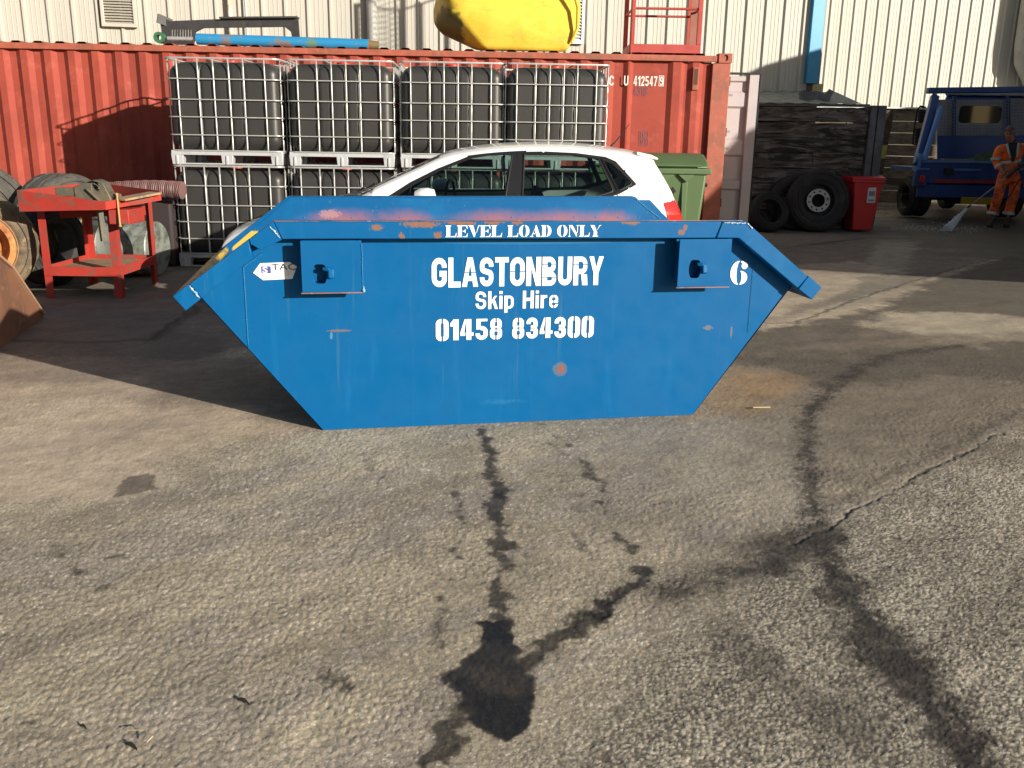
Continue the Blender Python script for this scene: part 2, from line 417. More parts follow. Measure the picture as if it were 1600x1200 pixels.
def make_ground():
    nu, r = int(1280/GQ), .0030*GQ
    ys = [1.35]
    while ys[-1] < 27: ys.append(ys[-1]*(1+r))
    ys = np.array(ys); us = np.linspace(-.86, .86, nu)
    Y, U = np.meshgrid(ys, us, indexing='ij'); X = U*(Y*.98+.65)
    x = X.ravel(); y = Y.ravel()
    big = fbm(x*.7, y*.7, 4, 3); mid = fbm(x*3, y*3, 4, 11); fine = fbm(x*22, y*22, 4, 21)
    wx = x+(fbm(x*5, y*5, 3, 31)-.5)*.10; wy = y+(fbm(x*5+9, y*5, 3, 41)-.5)*.10       # warped coordinates for ragged edges
    wx2 = x+(fbm(x*9, y*9, 5, 31, .6)-.5)*.11; wy2 = y+(fbm(x*9+9, y*9, 5, 41, .6)-.5)*.11
    J = gp((1620,650),(1600,660),(1450,735),(1280,830),(1180,882),(1060,945),(930,1010),(840,1080),(770,1150),(700,1200),(640,1260),(560,1400))
    jx = np.array([p[0] for p in J][::-1]); jy = np.array([p[1] for p in J][::-1])
    side = x-np.interp(y, jy, jx, left=jx[0]-1, right=jx[-1]+4); sw = .07+.30*(1-sst(2.3, 3.2, y)); coarse = sst(-.7, 1.3, (side+(fine-.5)*.12+(mid-.5)*.2)/sw)
    near = 1-sst(6., 9.5, y)
    # heights
    f1, f2, idv = worley(x*95+(fine-.5)*.8, y*95, 5); peb = 1-np.clip(f1, 0, 1)
    g1, g2, idg = worley((x+.02*fine)*40+y*10, (y+.02*fine)*32, 8); crk = np.clip((g2-g1)*2.2, 0, 1)
    rid = 1-np.abs(fbm(x*26+fine, y*34, 3, 61)*2-1)
    smooth = sst(.45, .62, fbm(x*1.1+5, y*1.6, 3, 71))
    relief = (.0016*crk*(.25+.75*smooth)+.0022*rid*(.4+.6*smooth)+.0013*fine+.0026*fbm(x*58,y*58,3,67))
    amp = near*(1-coarse)*relief+near*coarse*(.0022*peb*(.5+.9*idv)+.0022*fbm(x*34,y*34,3,66))
    amp += near*.0016*fbm(x*90, y*90, 2, 81)
    z = amp-.006+.010*(fbm(x*.9, y*.9, 2, 91)-.5)*sst(1., 3., y)*(1-sst(9, 12, y))
    jf = sst(2.45, 2.85, y+(mid-.5)*.5); jd = pdist(wx2, wy2, J)+(1-jf)*9+(mid-.5)*.03+.02*sst(.52,.62,fbm(x*2.3,y*2.3,3,93)); z -= .004*(1-sst(.003, .016, jd+(fine-.5)*.012))*near
    # colours
    def L(a): return np.array(a)[None, :]
    def blend(col, c, f): return col*(1-f[:, None])+(c if isinstance(c, np.ndarray) and c.ndim == 2 else L(c))*f[:, None]
    col = np.repeat(L((.330,.275,.192)), len(x), 0)
    col = blend(col, (.41,.345,.245), sst(.42, .68, big)*.8)
    dx2 = x*.80+y*.60; dy2 = -x*.60+y*.80                 # vehicles cross the yard on a slant: long dirty bands
    col = blend(col, (.19,.158,.12), sst(.46, .68, fbm(dx2*.9+3, dy2*3.2, 5, 101))*.62)
    col = blend(col, (.24,.205,.18), sst(.5, .64, fbm(dx2*1.5+13, dy2*5, 4, 107))*.5)
    col = blend(col, (.13,.11,.088), (1-sst(.08,.32, crk))*.55*near)
    f1 = f1; cc = np.where(idv[:, None] > .62, L((.40,.345,.262)), np.where(idv[:, None] > .30, L((.27,.232,.172)), L((.15,.128,.10))))
    cc = cc*(.62+.62*fbm(dx2*2.2, dy2*5, 4, 77))[:, None]; cc = cc*(1-.55*sst(.35,.62,f1))[:, None]
    col = col*(1-coarse[:, None])+cc*coarse[:, None]
    # specks everywhere
    s1, s2, sid = worley(x*130, y*130, 17); sp = (sid > .8)*(s1 < .5)*near*(1-coarse)
    col = blend(col, (.09,.08,.07), sp*.45); sp = (sid < .10)*(s1 < .4)*near; col = blend(col, (.62,.56,.47), sp*.6)
    # zones
    g30 = fbm(x*26, y*30, 4, 151)
    def patch(col, pts, c, w, amt=1., ragged=.06, nsc=6, seed=5):
        d = sdpoly(wx, wy, pts)+(fbm(x*nsc, y*nsc, 4, seed)-.5)*ragged*2+(g30-.5)*.16
        return blend(col, c, (1-sst(-w, w, d))*amt)
    # pinkish smoother concrete at left
    col = patch(col, gp((-400,560),(420,560),(560,660),(330,690),(230,760),(-60,800),(-500,800)), (.43,.335,.25), .09, .6, .2, 3)
    # smoother concrete bay floor beyond the drain line at right and behind, colour darkened for the shade there
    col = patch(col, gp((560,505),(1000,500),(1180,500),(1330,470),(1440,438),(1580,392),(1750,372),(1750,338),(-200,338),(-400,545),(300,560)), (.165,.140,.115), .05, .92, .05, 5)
    col = patch(col, gp((1180,500),(1240,480),(1420,425),(1330,408),(1190,415),(1150,480)), (.36,.30,.22), .06, .8, .12, 5, 23)
    col = patch(col, gp((-200,590),(200,600),(480,668),(560,660),(430,560),(200,480),(-200,470)), (.12,.10,.085), .15, .6, .3, 2, 29)  # dark patch painted where the skip's shadow falls
    # darker damp asphalt at right, running under the shade
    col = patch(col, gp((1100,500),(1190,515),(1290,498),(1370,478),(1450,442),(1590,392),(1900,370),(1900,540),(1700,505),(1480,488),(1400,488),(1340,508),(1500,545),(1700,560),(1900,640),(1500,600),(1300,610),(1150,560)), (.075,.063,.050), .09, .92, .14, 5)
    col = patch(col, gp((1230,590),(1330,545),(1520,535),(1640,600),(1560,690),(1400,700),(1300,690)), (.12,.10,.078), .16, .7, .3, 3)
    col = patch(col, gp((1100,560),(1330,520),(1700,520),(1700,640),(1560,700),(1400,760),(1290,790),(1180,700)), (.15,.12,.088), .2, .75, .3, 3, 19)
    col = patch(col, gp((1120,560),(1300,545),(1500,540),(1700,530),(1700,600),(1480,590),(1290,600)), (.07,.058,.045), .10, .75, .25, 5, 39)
    col = patch(col, gp((1380,505),(1450,488),(1560,490),(1620,500),(1560,528),(1440,522)), (.33,.28,.20), .05, .8, .10, 6, 40)
    col = patch(col, gp((880,655),(1250,640),(1260,800),(1130,860),(960,820)), (.20,.17,.14), .2, .45, .35, 3, 9)
    col = patch(col, gp((1375,375),(1440,375),(1420,410),(1385,455),(1340,470),(1350,420)), (.36,.33,.24), .06, .6, .1, 6)
    col = patch(col, gp((1340,432),(1400,425),(1395,452),(1340,465)), (.12,.105,.085), .04, .6, .06, 6)
    # rusty run-off beside the skip
    col = patch(col, gp((1075,655),(1100,600),(1160,575),(1240,590),(1230,630),(1150,648)), (.30,.175,.075), .14, .55, .16, 5)
    # washed wet yard by the truck
    wetyard = (1-sst(-.7, .7, sdpoly(wx, wy, gp((1385,336),(1450,372),(1520,402),(1620,410),(2400,380),(2400,322),(1380,322)))+(fbm(x*1.4, y*2.4, 4, 15)-.5)*2.4))
    wetyard = np.maximum(wetyard, .9*(1-sst(.0, .10, pdist(x, y, gp((1180,385),(1260,382),(1350,372),(1420,372)))+(mid-.5)*.2)))
    col = blend(col, (.045,.040,.036), wetyard*.85)
    # tyre tracks and scuffs: long faint dark bands
    for k, pts in enumerate([gp((0,530),(120,535),(240,530),(310,480)), gp((1220,420),(1400,430),(1600,418)), gp((1180,545),(1320,528),(1600,520)), gp((1150,560),(1600,575))]):
        d = pdist(wx, wy, pts); col = blend(col, (.06,.05,.045), (1-sst(.01, .07+.08*(k > 0), d))*(.35+.3*(k == 0)))
    wet = wetyard*.9
    def stain(pts, wd, amt=1., c=(.018,.015,.013), rg=.03, seed=7, brk=0.):
        nonlocal col, wet
        d = pdist(wx2, wy2, pts)-wd/2+(fbm(x*16, y*16, 4, seed)-.5)*rg*2+(fbm(x*75, y*75, 2, seed+5)-.5)*.022
        f = (1-sst(-.022, .020, d))*amt*(.75+.4*fbm(x*13, y*13, 3, seed+8)); f = np.clip(f, 0, 1)
        if brk: f = f*sst(brk-.06, brk+.06, fbm(x*11, y*11, 3, seed+3))
        col = blend(col, c, f); wet = np.maximum(wet, f*.7)
    stain(gp((752,668),(760,700),(768,735),(782,780)), .05, .9, rg=.035, seed=7)
    stain(gp((782,780),(778,830),(784,870),(772,930),(778,975)), .06, .8, rg=.07, seed=8, brk=.34)
    stain(gp((700,680),(712,760),(718,830),(706,900),(690,1000),(690,1060)), .03, .6, rg=.045, seed=9, brk=.52)
    stain(gp((575,720),(595,745)), .05, .45, rg=.05, seed=10, brk=.45)
    stain(gp((905,735),(935,755),(960,775)), .03, .7, rg=.05, seed=11)
    stain(gp((860,690),(905,735)), .012, .45, rg=.02, seed=12)
    stain(gp((905,770),(915,850),(920,900)), .012, .55, rg=.03, seed=13, brk=.5)
    stain(gp((935,780),(965,830),(985,870)), .035, .75, rg=.05, seed=14, brk=.38)
    stain(gp((840,660),(880,690),(925,740),(960,770)), .02, .6, rg=.05, seed=51, brk=.42)
    blob = gp((748,972),(790,968),(800,1000),(815,1030),(838,1060),(832,1120),(795,1155),(750,1140),(712,1105),(702,1060),(730,1025),(750,1000))
    d = sdpoly(wx2, wy2, blob)+(fbm(x*20, y*20, 4, 3)-.5)*.03; f = 1-sst(-.01, .012, d); col = blend(col, (.034,.026,.019), f*.93); lowb = sst(.35,.6,fbm(x*5,y*5,4,97)+.35*(1-sst(2.05,2.4,y))); col = blend(col, (.010,.010,.011), f*lowb*.9); wet = np.maximum(wet, f)
    stain(gp((800,1060),(850,1015),(905,975),(950,945)), .075, .85, rg=.05, seed=15, brk=.22)
    stain(gp((930,960),(985,915),(1004,893)), .062, .92, rg=.03, seed=16)
    stain(gp((720,1100),(700,1150),(680,1195)), .07, .8, rg=.06, seed=17, brk=.28)
    d = sdpoly(wx2, wy2, gp((178,778),(205,745),(232,738),(250,748),(245,765)))+(fbm(x*18, y*18, 3, 9)-.5)*.03; col = blend(col, (.05,.042,.035), (1-sst(-.01, .015, d))*.75)
    for k, (a, b, ww) in enumerate([((85,858),(100,866),.04),((112,880),(128,900),.035),((165,915),(182,918),.03),((505,1060),(555,1075),.05),((590,870),(600,880),.012),((170,875),(185,870),.02),((45,1140),(60,1150),.02)]):
        stain(gp(a, b), ww, .6, (.05,.04,.03), .03, 30+k)
    # long damp seam at right and the dark joint
    def seam(pts, w0, amt, seed, c=(.038,.032,.027), soft=.05):
        nonlocal col, wet
        d = pdist(wx2, wy2, pts)-w0/2+(fbm(x*7, y*7, 4, seed)-.5)*w0*1.1
        f = (1-sst(-soft, soft, d+(fbm(x*60, y*60, 3, seed+1)-.5)*.11+(f1-.45)*.07*near))*amt*(.70+.6*fbm(x*30, y*30, 3, seed+1)); f = np.clip(f, 0, 1); col = blend(col, c, f); wet = np.maximum(wet, f*.45)
    seam(gp((1500,540),(1400,552),(1345,572),(1300,605),(1268,640),(1258,700),(1262,760),(1280,830)), .09, .82, 41)
    seam(gp((1280,830),(1300,890),(1340,950),(1400,1040)), .15, .92, 43)
    seam(gp((1400,1040),(1470,1110),(1530,1190),(1560,1240)), .14, .9, 44)
    seam(gp((1250,840),(1200,880),(1120,905),(1055,925)), .16, .8, 45, soft=.08)
    seam(gp((1190,860),(1240,850),(1290,860)), .2, .6, 48, soft=.1)
    seam(gp((1150,1000),(1220,1060),(1300,1100),(1330,1140)), .16, .5, 46, soft=.1)
    seam(gp((1290,800),(1390,740),(1500,690),(1600,640)), .03, .5, 47, soft=.025)
    f = (1-sst(.002, .013, jd+(fine-.5)*.014))*near; col = blend(col, (.05,.043,.037), f*.75*sst(.3,.5,mid+.1))
    f = (1-sst(.01, .05, jd))*.3; col = blend(col, (.09,.08,.07), f)
    for pts in (gp((228,535),(300,480),(330,455)), gp((1100,500),(1240,505),(1330,470),(1420,440),(1590,392)), gp((1180,392),(1260,383),(1330,380)), gp((1430,348),(1600,392))):
        f = (1-sst(.006, .03, pdist(wx2, wy2, pts))); col = blend(col, (.05,.043,.037), f*.75)
    lift = 1.38-.22*sst(7, 12, y); col = col*(.80+.40*fine[:, None])*(.78+.44*fbm(dx2*5, dy2*9, 4, 161))[:, None]*np.where(wet > .35, 1.0, lift)[:, None]; col = np.clip(col, 0, 1)
    n = len(x); rows, cols = Y.shape
    co = np.stack([x, y, z], 1)
    # skirt out to the horizon, same sheet
    per = np.concatenate([np.arange(cols), np.arange(1, rows)*cols+cols-1, (rows-1)*cols+np.arange(cols-2, -1, -1), np.arange(rows-2, 0, -1)*cols])
    c0 = np.array([0, 12.]); dirv = co[per, :2]-c0; ln = np.linalg.norm(dirv, axis=1, keepdims=True)
    sk1 = np.concatenate([c0+dirv/ln*(ln+.25), np.full((len(per), 1), -.003)], 1); sk = np.concatenate([c0+dirv/ln*400, np.full((len(per), 1), -.2)], 1)
    co = np.concatenate([co, sk1, sk]); colA = np.concatenate([col, np.repeat(L((.30,.255,.19)), 2*len(per), 0)]); wetA = np.concatenate([wet, np.zeros(2*len(per))])
    i = np.arange((rows-1)*(cols-1)); a = (i//(cols-1))*cols+i % (cols-1)
    q = np.stack([a, a+1, a+cols+1, a+cols], 1)
    k = len(per); pi_ = np.arange(k); pj = (pi_+1) % k
    q2 = np.stack([per[pi_], n+pi_, n+pj, per[pj]], 1); q3 = np.stack([n+pi_, n+k+pi_, n+k+pj, n+pj], 1)
    Q = np.concatenate([q, q2, q3]).astype(np.int32)
    me = bpy.data.meshes.new('ground'); me.vertices.add(len(co)); me.vertices.foreach_set('co', co.astype(np.float32).ravel())
    me.loops.add(Q.size); me.loops.foreach_set('vertex_index', Q.ravel()); me.polygons.add(len(Q))
    me.polygons.foreach_set('loop_start', np.arange(0, Q.size, 4, dtype=np.int32)); me.polygons.foreach_set('loop_total', np.full(len(Q), 4, np.int32))
    me.polygons.foreach_set('use_smooth', np.ones(len(Q), bool))
    me.update(calc_edges=True)
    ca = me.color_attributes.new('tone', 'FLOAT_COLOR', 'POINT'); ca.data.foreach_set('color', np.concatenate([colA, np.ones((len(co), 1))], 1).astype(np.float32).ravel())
    wa = me.attributes.new('damp', 'FLOAT', 'POINT'); wa.data.foreach_set('value', wetA.astype(np.float32))
    m = M('asphalt', (.2,.2,.2), .9, spec=.3); t = m.nt
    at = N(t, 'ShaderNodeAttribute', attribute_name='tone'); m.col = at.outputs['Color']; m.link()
    aw = N(t, 'ShaderNodeAttribute', attribute_name='damp')
    m.mix(m.ramp(m.noise(1.6, 6, .7), .45, .65, 0, .22), (.13,.11,.085)); m.mix(m.ramp(m.noise(55, 5, .7), .55, .75, 0, .35), (.10,.085,.07)); m.mix(m.ramp(m.noise(190, 3, .6), .56, .70, 0, .55), (.075,.062,.05)); m.mix(m.math('MULTIPLY', m.ramp(m.noise(230, 2, .6), .60, .70, 0, .5), m.ramp(aw.outputs['Fac'], 0, .3, 1, 0)), (.62,.54,.42))
    mr = N(t, 'ShaderNodeMapRange'); t.links.new(aw.outputs['Fac'], mr.inputs[0]); mr.inputs[3].default_value = .95; mr.inputs[4].default_value = .55
    t.links.new(mr.outputs[0], m.p.inputs['Roughness'])
    m.bump(160, .38, .004, 5)
    me.materials.append(m.m)
    o = bpy.data.objects.new('ground', me); C.objects.link(o); structure(o)
make_ground()

# ================================================================ THE SKIP
A0 = Vector((-.987, 4.537, 0)); YAW = R_(10.72)
skip = thing('skip', 'open blue steel skip with white stencilled lettering standing on the asphalt', 'skip', A0, YAW)
BL = (.0012, .088, .245)
sm = M('skip_blue', BL, .5, spec=.14)
sm.wear((.002,.098,.262), 1.8, .45, .7, .5).wear((.0015,.072,.21), 5, .55, .75, .4)
sm.wear((.06,.19,.36), 9, .68, .76, .35, dist=1).wear((.01,.12,.30), 3, .55, .7, .3, v=sm.vec((4, 1, .5)))
sm.wear((.25,.34,.42), 60, .735, .76, .6).wear(RUST, 18, .74, .76, .8)
sm.spot((1.268, 0, .29), (.045,.2,.042), (.09,.12,.16), .8, .8, 60).spot((1.272, 0, .29), (.018,.2,.026), (.26,.07,.035), .85, 1.3, 70)
sm.spot((.10, 0, .53), (.06,.2,.007), (.16,.11,.09), .8, 1.6, 60).spot((.06, 0, .505), (.008,.2,.022), (.16,.24,.33), .5, 1.2, 60)
sm.spot((2.10, 0, .50), (.028,.2,.014), (.17,.14,.14), .7, 1.9, 80).spot((2.24, 0, .47), (.006,.2,.04), (.17,.14,.14), .7, 1.9, 80)
sm.spot((.95, 0, .12), (.16,.2,.02), (.02,.14,.31), .5, 2.2, 50, .9).spot((1.1, 0, .975), (.5,.2,.012), (.03,.16,.33), .45, .6, 20)
sm.wear((.05,.13,.22), 2, .60, .72, .35, v=sm.vec((9, 1, .35)))
for x_, z_, a_ in ((.52,1.075,.09),(.30,1.06,.03),(.60,1.022,.02),(.72,1.085,.07),(.42,1.02,.015),(.88,1.09,.05),(1.88,1.03,.02),(1.9,1.055,.012),(1.0,1.088,.03),(1.6,1.088,.05)):
    sm.spot((x_, -.08, z_), (a_*1.1,.06,.016), (.22,.105,.055), .9, 2.6, 110)
sm.bump(3, .25, .02, 2).bump(80, .05, .002).roughn(5, .34, .56); SKB = sm.m
im = M('skip_inner_blue', BL, .55, spec=.15)
im.wear((.01,.15,.36), 2, .45, .7, .5).wear((.20,.20,.22), 14, .62, .72, .5)
for x_, a_ in ((.15,.30),(.55,.22),(1.15,.34),(1.6,.35),(1.95,.2)): im.spot((x_, 1.45, .955), (a_*1.2,.3,.10), (.34,.12,.12), .75, .5, 16, 1.0)
im.spot((.06, 1.45, 1.0), (.07,.3,.03), (.42,.22,.20), .6, 2.2, 90)
im.spot((-.45, 1.3, .80), (.13,.5,.13), (.52,.38,.06), .95, .9, 25).bump(6, .1, .01)
SKI = im.m
WELD = M('weld_bead', (.20,.36,.50), .3).wear((.6,.65,.7), 60, .45, .6, .9).m
WHITE = M('stencil_white', (.76,.77,.74), .65, spec=.2).wear((.30,.47,.60), 30, .64, .72, .8).wear((.6,.66,.70), 6, .5, .7, .6).m
edge = M('rim_edge_worn', BL, .5).wear((.28,.13,.07), 9, .38, .55, .8).wear((.45,.42,.4), 30, .6, .7, .8).m
DEP = 1.45
pan = [(0,0),(2.046,0),(2.56,.735),(2.225,1.075),(-.188,1.08),(-.59,.725)]
pan = [(0,0),(2.046,0),(2.545,.70),(2.60,.76),(2.20,1.07),(-.17,1.075),(-.58,.76),(-.555,.705)]
MB().prism(pan, 0, .006).build('side_panel', SKB, skip)
ipan = [(0,0),(2.046,0),(2.545,.70),(2.60,.75),(2.225,1.095),(-.19,1.10),(-.60,.76),(-.555,.705)]
MB().prism(ipan, DEP, DEP+.006).build('side_panel', SKI, skip)
# sloping ends and floor
e = MB(); e.add([(0,.006,.0),(0,DEP,.0),(-.59,DEP,.75),(-.59,.006,.75),(-.006,.006,0),(-.006,DEP,0),(-.597,DEP,.75),(-.597,.006,.75)], [(0,1,2,3),(7,6,5,4),(0,4,5,1),(3,2,6,7)])
eo = e.build('end_panel', SKI, skip)
e = MB(); e.add([(2.046,.006,.0),(2.046,DEP,.0),(2.59,DEP,.75),(2.59,.006,.75),(2.052,.006,0),(2.052,DEP,0),(2.597,DEP,.75),(2.597,.006,.75)], [(0,1,2,3),(7,6,5,4),(0,4,5,1),(3,2,6,7)])
e.build('end_panel', SKB, skip)
MB().box(.002,2.044,.008,DEP-.002,.004,.010).build('floor', SKI, skip)
YEL = M('yellow_paint', (.50,.34,.04), .5).wear((.17,.12,.06), 8, .45, .6, .9).m
MB().box(-.06,.0,DEP-.22,DEP-.02,.02,.10).build('foot', YEL, skip, bevel=.004)
# rims: front channel in three lengths, rear likewise
def rim(y0, y1, nm, m):
    pr = y0
    seg = [[(-.192,1.091),(2.10,1.086),(2.07,1.001),(-.155,1.005)]]
    MB().prism(seg[0], y0, y1).build(nm, m, skip, bevel=.004)
    MB().prism([(2.103,1.088),(2.235,1.087),(2.62,.79),(2.567,.726),(2.20,1.0),(2.073,1.001)], y0-.003, y1).build(nm, m, skip, bevel=.005)
    MB().prism([(2.622,.795),(2.705,.730),(2.655,.663),(2.568,.724)], y0-.008, y1).build(nm, m, skip, bevel=.004)
    MB().prism([(-.193,1.091),(-.156,1.003),(-.26,.955),(-.305,.985),(-.31,1.005)], y0-.004, y1).build(nm, m, skip, bevel=.003)
    MB().prism([(-.312,1.004),(-.30,.915),(-.55,.722),(-.60,.792)], y0-.001, y1).build(nm, m, skip, bevel=.004)
    MB().prism([(-.603,.793),(-.553,.720),(-.626,.663),(-.682,.736)], y0-.006, y1).build(nm, m, skip, bevel=.004)
rim(-.085, .0, 'rim', SKB)
MB().prism([(-.20,1.11),(2.12,1.117),(2.32,.962),(2.66,.73),(2.61,.67),(2.29,.90),(2.09,1.03),(-.17,1.03),(-.60,.70),(-.66,.76)], DEP+.006, DEP+.09).build('rim', SKB, skip, bevel=.004)
# end lips across the skip
MB().prism([(-.682,.737),(-.60,.795),(-.585,.775),(-.64,.668)], .001, DEP+.006).build('end_lip', YEL, skip, bevel=.003)
MB().prism([(2.705,.731),(2.62,.796),(2.60,.775),(2.655,.664)], .001, DEP+.006).build('end_lip', SKB, skip, bevel=.003)
# worn top edges + weld beads
wb = MB()
wb.box(-.188,2.215,-.088,-.078,1.0905,1.0935); wb.build('rim_edge', edge, skip)
wb = MB()
random.seed(3)
WM = [WELD]
def bead(p, q, n, r=.0042):
    wb = MB(); p = Vector(p); q = Vector(q)
    for i in range(n):
        c = p.lerp(q, (i+.5)/n)+Vector((random.uniform(-.002,.002), 0, random.uniform(-.002,.002)))
        k = r*random.uniform(.7,1.5)
        wb.lathe([(0,-k),(k*.8,-k*.5),(k,0),(k*.8,k*.5),(0,k)], 6, tr(*c))
    if n > 1: wb.tube([p, q], r*.5, 5)
    wb.build('weld_bead', WM[0], skip, smooth=True)
bead((2.11,-.09,1.081), (2.23,-.092,1.078), 14, .004)
bead((-.21,-.091,1.066), (-.165,-.091,1.012), 8); bead((-.60,-.093,.785), (-.556,-.093,.727), 9, .005)
bead((2.24,-.09,1.078), (2.27,-.092,1.05), 4, .004)
bead((.228,-.118,.748), (.228,-.118,.775), 4, .006)
WM[0] = M('weld_blue', (.03,.22,.42), .3).wear((.5,.6,.7), 40, .6, .68, .7).m
bead((-.352,-.002,.47), (-.352,-.002,.86), 26, .0022); bead((2.335,-.002,.47), (2.335,-.002,.84), 20, .0018)
bead((.224,-.118,.755), (.224,-.118,.985), 18, .0025); bead((-.35,-.002,.862), (-.26,-.002,.925), 7, .002)
for i in range(16): bead((-.1+i*.15+random.uniform(-.03,.03), DEP-.002, .978), (-.09+i*.15, DEP-.002, .978), 1, .004)
bead((2.125,DEP-.002,1.10), (2.31,DEP-.002,.965), 22, .0036)
wb = MB(); wb.tube([(-.354,-.001,.455), (-.354,-.001,.862), (-.262,-.001,.93)], .003, 6); wb.build('seam', SKB, skip); wb = MB(); wb.tube([(2.338,-.001,.47), (2.338,-.001,.86)], .003, 6); wb.build('seam', SKB, skip)
# lifting lug pockets
def lug(x0, x1, z0, z1, kx, kz, shape):
    pts = []
    for k in range(16):
        t = 2*math.pi*k/16; pts.append((kx+.034*math.cos(t), kz+.048*max(-1, min(1, math.sin(t)*1.25))))
    p = MB(); p.prism([(x0,z0),(x1,z0),(x1,z1),(x0,z1)], -.114, -.102, holes=[pts]).build('lug_plate', SKB, skip, bevel=.0015)
    MB().box(x1-.012, x1, -.1015, -.001, z0+.012, z1).box(x0+.012, x1-.0125, -.1015, -.001, z0+.03, z0+.042).box(x0+.004,x1-.0125,-.056,-.052,z0+.045,z1-.001).build('lug_web', SKB, skip)  # webs, with a plate added behind the keyhole to block light through it
    ed = MB(); ed.box(x0-.006, x1+.004, -.118, -.105, z0-.007, z0-.0005); ed.build('lug_edge', edge, skip, bevel=.002)
    h = MB(); n = 14
    h.beam((kx+.052,-.100,kz+.0),(kx+.054,-.126,kz+.004),.032,.052)
    h.beam((kx+.012,-.104,kz+.024),(kx+.05,-.118,kz+.024),.02,.02)
    h.build('lug_pin', SKB, skip, bevel=.008, seg=3)
lug(-.070, .222, .748, 1.0, .018, .838, 0); lug(1.862, 2.152, .748, .999, 1.955, .842, 1)
# lettering
LT = lambda nm, pol, y: letter_mesh(nm, pol, WHITE, skip, y)
def words(txt, x0, x1, z0, z1, fn, gap, y):
    gl = [fn(c) for c in txt]; tot = sum(g[1] for g in gl)+gap*(len(gl)-1); kx = (x1-x0)/tot; x = 0; cur = []
    for c, (polys, wd) in zip(txt+' ', gl+[([], 0)]):
        if c == ' ':
            if cur: LT('lettering', cur, y)
            cur = []
        for p in polys: cur.append([(x0+(x+a)*kx, z0+b*(z1-z0)) for a, b in p])
        x += wd+gap
TX = .19
words('GLASTONBURY', .575, 1.487, .747, .899, lambda c: glyph(c, .21), .055, -.0035)
words('Skip Hire', .803, 1.247, .628, .722, lambda c: glyph(c, .175), .10, -.0035)
words('01458 834300', .595, 1.447, .466, .577, lambda c: glyph(c, .215), .075, -.0035)
words('LEVEL LOAD ONLY', .638, 1.440, 1.012, 1.070, sglyph, .03, -.0875)
def six():
    n = 16; o = []
    o += [[(.46-.46*math.sin(math.pi*k/n), .5+.5*math.cos(math.pi*k/n)), (.46-.46*math.sin(math.pi*(k+1)/n), .5+.5*math.cos(math.pi*(k+1)/n)), (.46-.12*math.sin(math.pi*(k+1)/n), .5+.46*math.cos(math.pi*(k+1)/n)), (.46-.12*math.sin(math.pi*k/n), .5+.46*math.cos(math.pi*k/n))] for k in range(n)]
    o += [[(.54+.40*math.sin(math.pi*k/n), .29+.29*math.cos(math.pi*k/n)), (.54+.40*math.sin(math.pi*(k+1)/n), .29+.29*math.cos(math.pi*(k+1)/n)), (.54+.08*math.sin(math.pi*(k+1)/n), .29+.25*math.cos(math.pi*(k+1)/n)), (.54+.08*math.sin(math.pi*k/n), .29+.25*math.cos(math.pi*k/n))] for k in range(n)]
    o.append([(.75+.17*math.cos(2*math.pi*k/14), .80+.15*math.sin(2*math.pi*k/14)) for k in range(14)])
    o.append([(.54,.985),(.54,.93),(.66,.90),(.72,.95),(.64,.99)])
    return [[(2.205+a*.107, .738+b*.130) for a, b in p] for p in o]
LT('lettering', six(), -.0035)
# maker's sticker
stk = MB(); stk.prism([(-.308,.832),(-.272,.879),(-.130,.884),(-.095,.862),(-.120,.800),(-.262,.795)], -.0045, -.0025)
st = stk.build('sticker', M('sticker_white', (.78,.78,.78), .35).m, skip)
INK = M('sticker_ink', (.03,.03,.05), .5).m; NAVY = M('sticker_navy', (.06,.07,.25), .5).m
font_mesh('sticker_text', 'TAC', .045, INK, st, (-.218,-.0055,.845), sx=1.35, bold=.0002)
sq = MB(); sq.box(-.268,-.222,-.0055,-.005,.829,.864); so2 = sq.build('sticker_logo', NAVY, st)
font_mesh('sticker_text', 'S', .042, M('sticker_silver', (.55,.55,.6), .5).m, st, (-.263,-.0062,.832), sx=1.35, bold=.0015)
ln = MB(); ln.box(-.212,-.128,-.0055,-.005,.834,.8362); ln.box(-.25,-.13,-.0055,-.005,.824,.8255); ln.box(-.24,-.135,-.0055,-.005,.816,.8172); ln.build('sticker_lines', M('sticker_grey', (.4,.4,.42), .5).m, st)
# ================================================================ WAREHOUSES
def wall_y(x): return 17.0+.176*x
CREAM = (.43,.415,.365)
def cladding(name, xa, xb, z0, z1, pitch, rib, rw, minor, yaw_k, y_at0, mat, label, flip=False):
    """profiled steel sheet wall from x=xa to xb along y = y_at0 + yaw_k*x"""
    L = math.hypot(xb-xa, (xb-xa)*yaw_k); ang = math.atan(yaw_k)
    root = thing(name, label, 'warehouse', (xa, y_at0+yaw_k*xa, 0), ang)
    prof = []; s = 0
    while s < L:
        prof += [(s, 0), (s+rw*.35, -rib), (s+rw*.75, -rib), (s+rw, 0)]
        for k in range(1, minor+1):
            m = s+rw+(pitch-rw)*k/(minor+1); prof += [(m-.008, 0), (m-.003, -.006), (m+.003, -.006), (m+.008, 0)]
        s += pitch
    mb = MB(); n = len(prof)
    for z in (z0, z1): mb.v += [(a, b, z) for a, b in prof]
    for i in range(n-1): mb.f.append([i, i+1, n+i+1, n+i]); mb.mi.append(0)
    mb.build('cladding', mat, root)
    return root, L
cm = M('cream_cladding', CREAM, .55)
cm.wear((.38,.36,.31), 1.2, .4, .7, .5, v=cm.vec((1.5,1.5,.2))).wear((.42,.38,.29), 5, .55, .8, .35, v=cm.vec((3,3,.15))).wear((.35,.25,.15), 30, .72, .78, .5, v=cm.vec((1,1,.5))); cm.bump(2, .15, .02, 2)
CRM = cm.m
